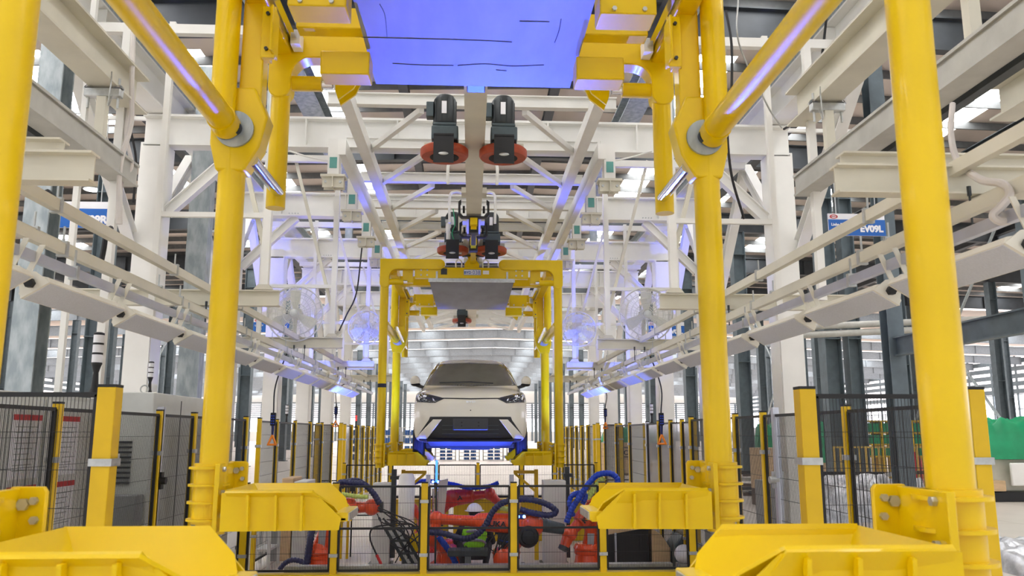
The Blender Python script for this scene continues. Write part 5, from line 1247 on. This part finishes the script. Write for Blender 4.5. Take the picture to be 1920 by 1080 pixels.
for z in (.2, 1.45): MB().mm(12.2, 16.9, 27.6, 27.66, z, z+.06).build('rail', 'yellow_worn', t, smooth=0)
settle(t)
t = thing('storage_rack', 'yellow racks with green crates far behind the right fence', 'rack')
for i in range(5):
    for j in range(3):
        x = 17.0+i*.68; z = .95+j*.5
        MB().mm(x+.06, x+.62, 35.1, 35.9, z+.05, z+.42).build('crate', 'green', t, smooth=0)
for i in range(6): MB().mm(17.0+i*.68-.04, 17.0+i*.68+.04, 35, 36, 0, 2.45).build('upright', 'yellow_post', t, smooth=0)
for j in range(4): MB().mm(16.95, 20.45, 34.98, 36, .93+j*.5, .99+j*.5).build('shelf', 'yellow_post', t, smooth=0)
settle(t)
o = MB().lathe((15.7, 28.8, 0), (0, 0, 1), [(.16, 0), (.17, .05), (.17, 1.0), (.08, 1.15), (.06, 1.3)], 18).build('gas_bottle', 'redmark'); tag(o, 'dark red gas bottle beside the yellow barrier', 'gas bottle')
# distant racks behind the car
proto = None
for i, (px, Y) in enumerate(((656, 58), (693, 58), (730, 58), (767, 58), (835, 60), (880, 60), (925, 60), (970, 60))):
    if proto is None:
        r = thing('wire_rack', '', 'rack', 'far wire racks with blue bins'); proto = r; o = r
        f = MB()
        for x in (-.6, .6):
            for y in (0, .9): f.mm(x-.03, x+.03, y-.03, y+.03, 0, 2.35)
        for z in (.1, .65, 1.2, 1.75, 2.3): f.mm(-.6, .6, -.03, .03, z, z+.05); f.mm(-.6, .6, .87, .93, z, z+.05); f.mm(-.62, -.58, 0, .9, z, z+.05); f.mm(.58, .62, 0, .9, z, z+.05)
        for k in range(9): f.mm(-.6+k*.15, -.59+k*.15, -.02, 0, .1, 2.3)
        f.build('frame', 'greyrail', r, smooth=0)
        for j in range(4):
            for e in (-.33, .08): MB().mm(e, e+.32, .1, .8, .16+j*.55, .52+j*.55).build('bin', 'bin', r, smooth=0)
    else: o = copy_tree(proto)
    o.location = (W(px, 850, Y).x, Y, 0); 
    if i > 3: o.scale = (1.2, 1, .45)
    o['label'] = 'far wire rack with blue bins behind the car, %s from the left' % ('first', 'second', 'third', 'fourth', 'fifth', 'sixth', 'seventh', 'eighth')[i]
# ================================================================== loose cables
def cable(name, label, pts, r, m='cable'):
    o = tube([W(*p) for p in pts], r).build(name, m); tag(o, label, 'cable')
cable('hanging_cable', 'black cable hanging beside the rear right yellow leg', [(1361, 20, 6.6), (1372, 90, 6.6), (1370, 210, 6.7), (1364, 250, 6.7), (1372, 330, 6.8), (1395, 410, 7)], .012)
cable('hanging_cable', 'thin grey cable dropping near the right diagonal tube', [(1384, 0, 7), (1382, 60, 7), (1396, 110, 7.2), (1440, 200, 7.4), (1466, 240, 7.6)], .008, 'zinc')
cable('hanging_cable', 'black cable sagging from the right crane beam to the white column', [(1550, 30, 8), (1540, 110, 8), (1520, 180, 8.2), (1490, 228, 8.5), (1470, 242, 8.8)], .014)
cable('hanging_cable', 'black cable hanging between the left drop tubes', [(240, 60, 8.2), (241, 150, 8.2), (243, 230, 8.3), (255, 300, 8.4), (250, 380, 8.5)], .013)
cable('hanging_cable', 'thick black cable lying over the left rails towards the sign', [(88, 360, 5.24), (110, 380, 5.39), (150, 403, 5.68), (175, 425, 5.88), (195, 434, 6.06), (208, 428, 6.15)], .022)
cable('hanging_cable', 'short black cable hanging under the left rails', [(199, 432, 6.1), (195, 465, 6.1), (190, 490, 6.1)], .02)
cable('hanging_cable', 'thin black cable swinging down to the left blue-lit fan', [(686, 400, 14.0), (678, 470, 13.5), (668, 550, 13.6), (650, 590, 13.8), (636, 620, 14)], .012)
cable('white_hose', 'pale flexible hose curving down at the right edge', [(1786, 195, 4.9), (1783, 250, 4.8), (1795, 300, 4.4), (1835, 335, 3.7), (1880, 345, 3.5), (1893, 365, 3.4), (1875, 390, 3.4), (1862, 405, 3.4), (1880, 415, 3.4), (1920, 405, 3.4)], .019, 'whitehose')
cable('white_hose', 'pair of pale bent conduits beside the left thick drop tube, front one', [(250, 60, 7.4), (247, 160, 7.4), (246, 230, 7.4), (230, 290, 7.4), (224, 330, 7.4), (222, 420, 7.4)], .024, 'whitehose')
cable('white_hose', 'pale bent conduit crossing behind the front conduit on the left', [(244, 180, 7.6), (236, 250, 7.6), (247, 310, 7.6), (228, 340, 7.6), (226, 420, 7.6)], .02, 'whitehose')
for s in (-1, 1):
    a = 882+s*275; cable('white_conduit', 'thin white conduit looping under the %s crossbeam' % SIDE[s], [(882+s*(340), 283, 10.3), (882+s*300, 295, 10.3), (882+s*260, 300, 10.3), (882+s*245, 280, 10.3), (882+s*245, 265, 10.3)], .012, 'white')
# high-bay lamps
for i, (px, Y) in enumerate(((335, 22), (590, 26), (1405, 24), (205, 32))):
    c = W(px, 10 if i != 3 else 10, Y); t = thing('high_bay_lamp', 'bright roof lamp, %s' % ('upper left', 'left of the blue-lit sheet', 'upper right', 'far upper left')[i], 'lamp')
    z = 11.4; x = c.x
    MB().lathe((x, Y, z), (0, 0, 1), [(.35, 0), (.36, .05), (.15, .25), (.05, .3)], 24).build('shade', 'zinc', t); MB().cyl((x, Y, z), (x, Y, z-.01), .3, n=24).build('lens', 'skylight', t)
    MB().cyl((x, Y, z+.3), (x, Y, 12.9), .02, n=8).build('stem', 'zinc', t); settle(t)
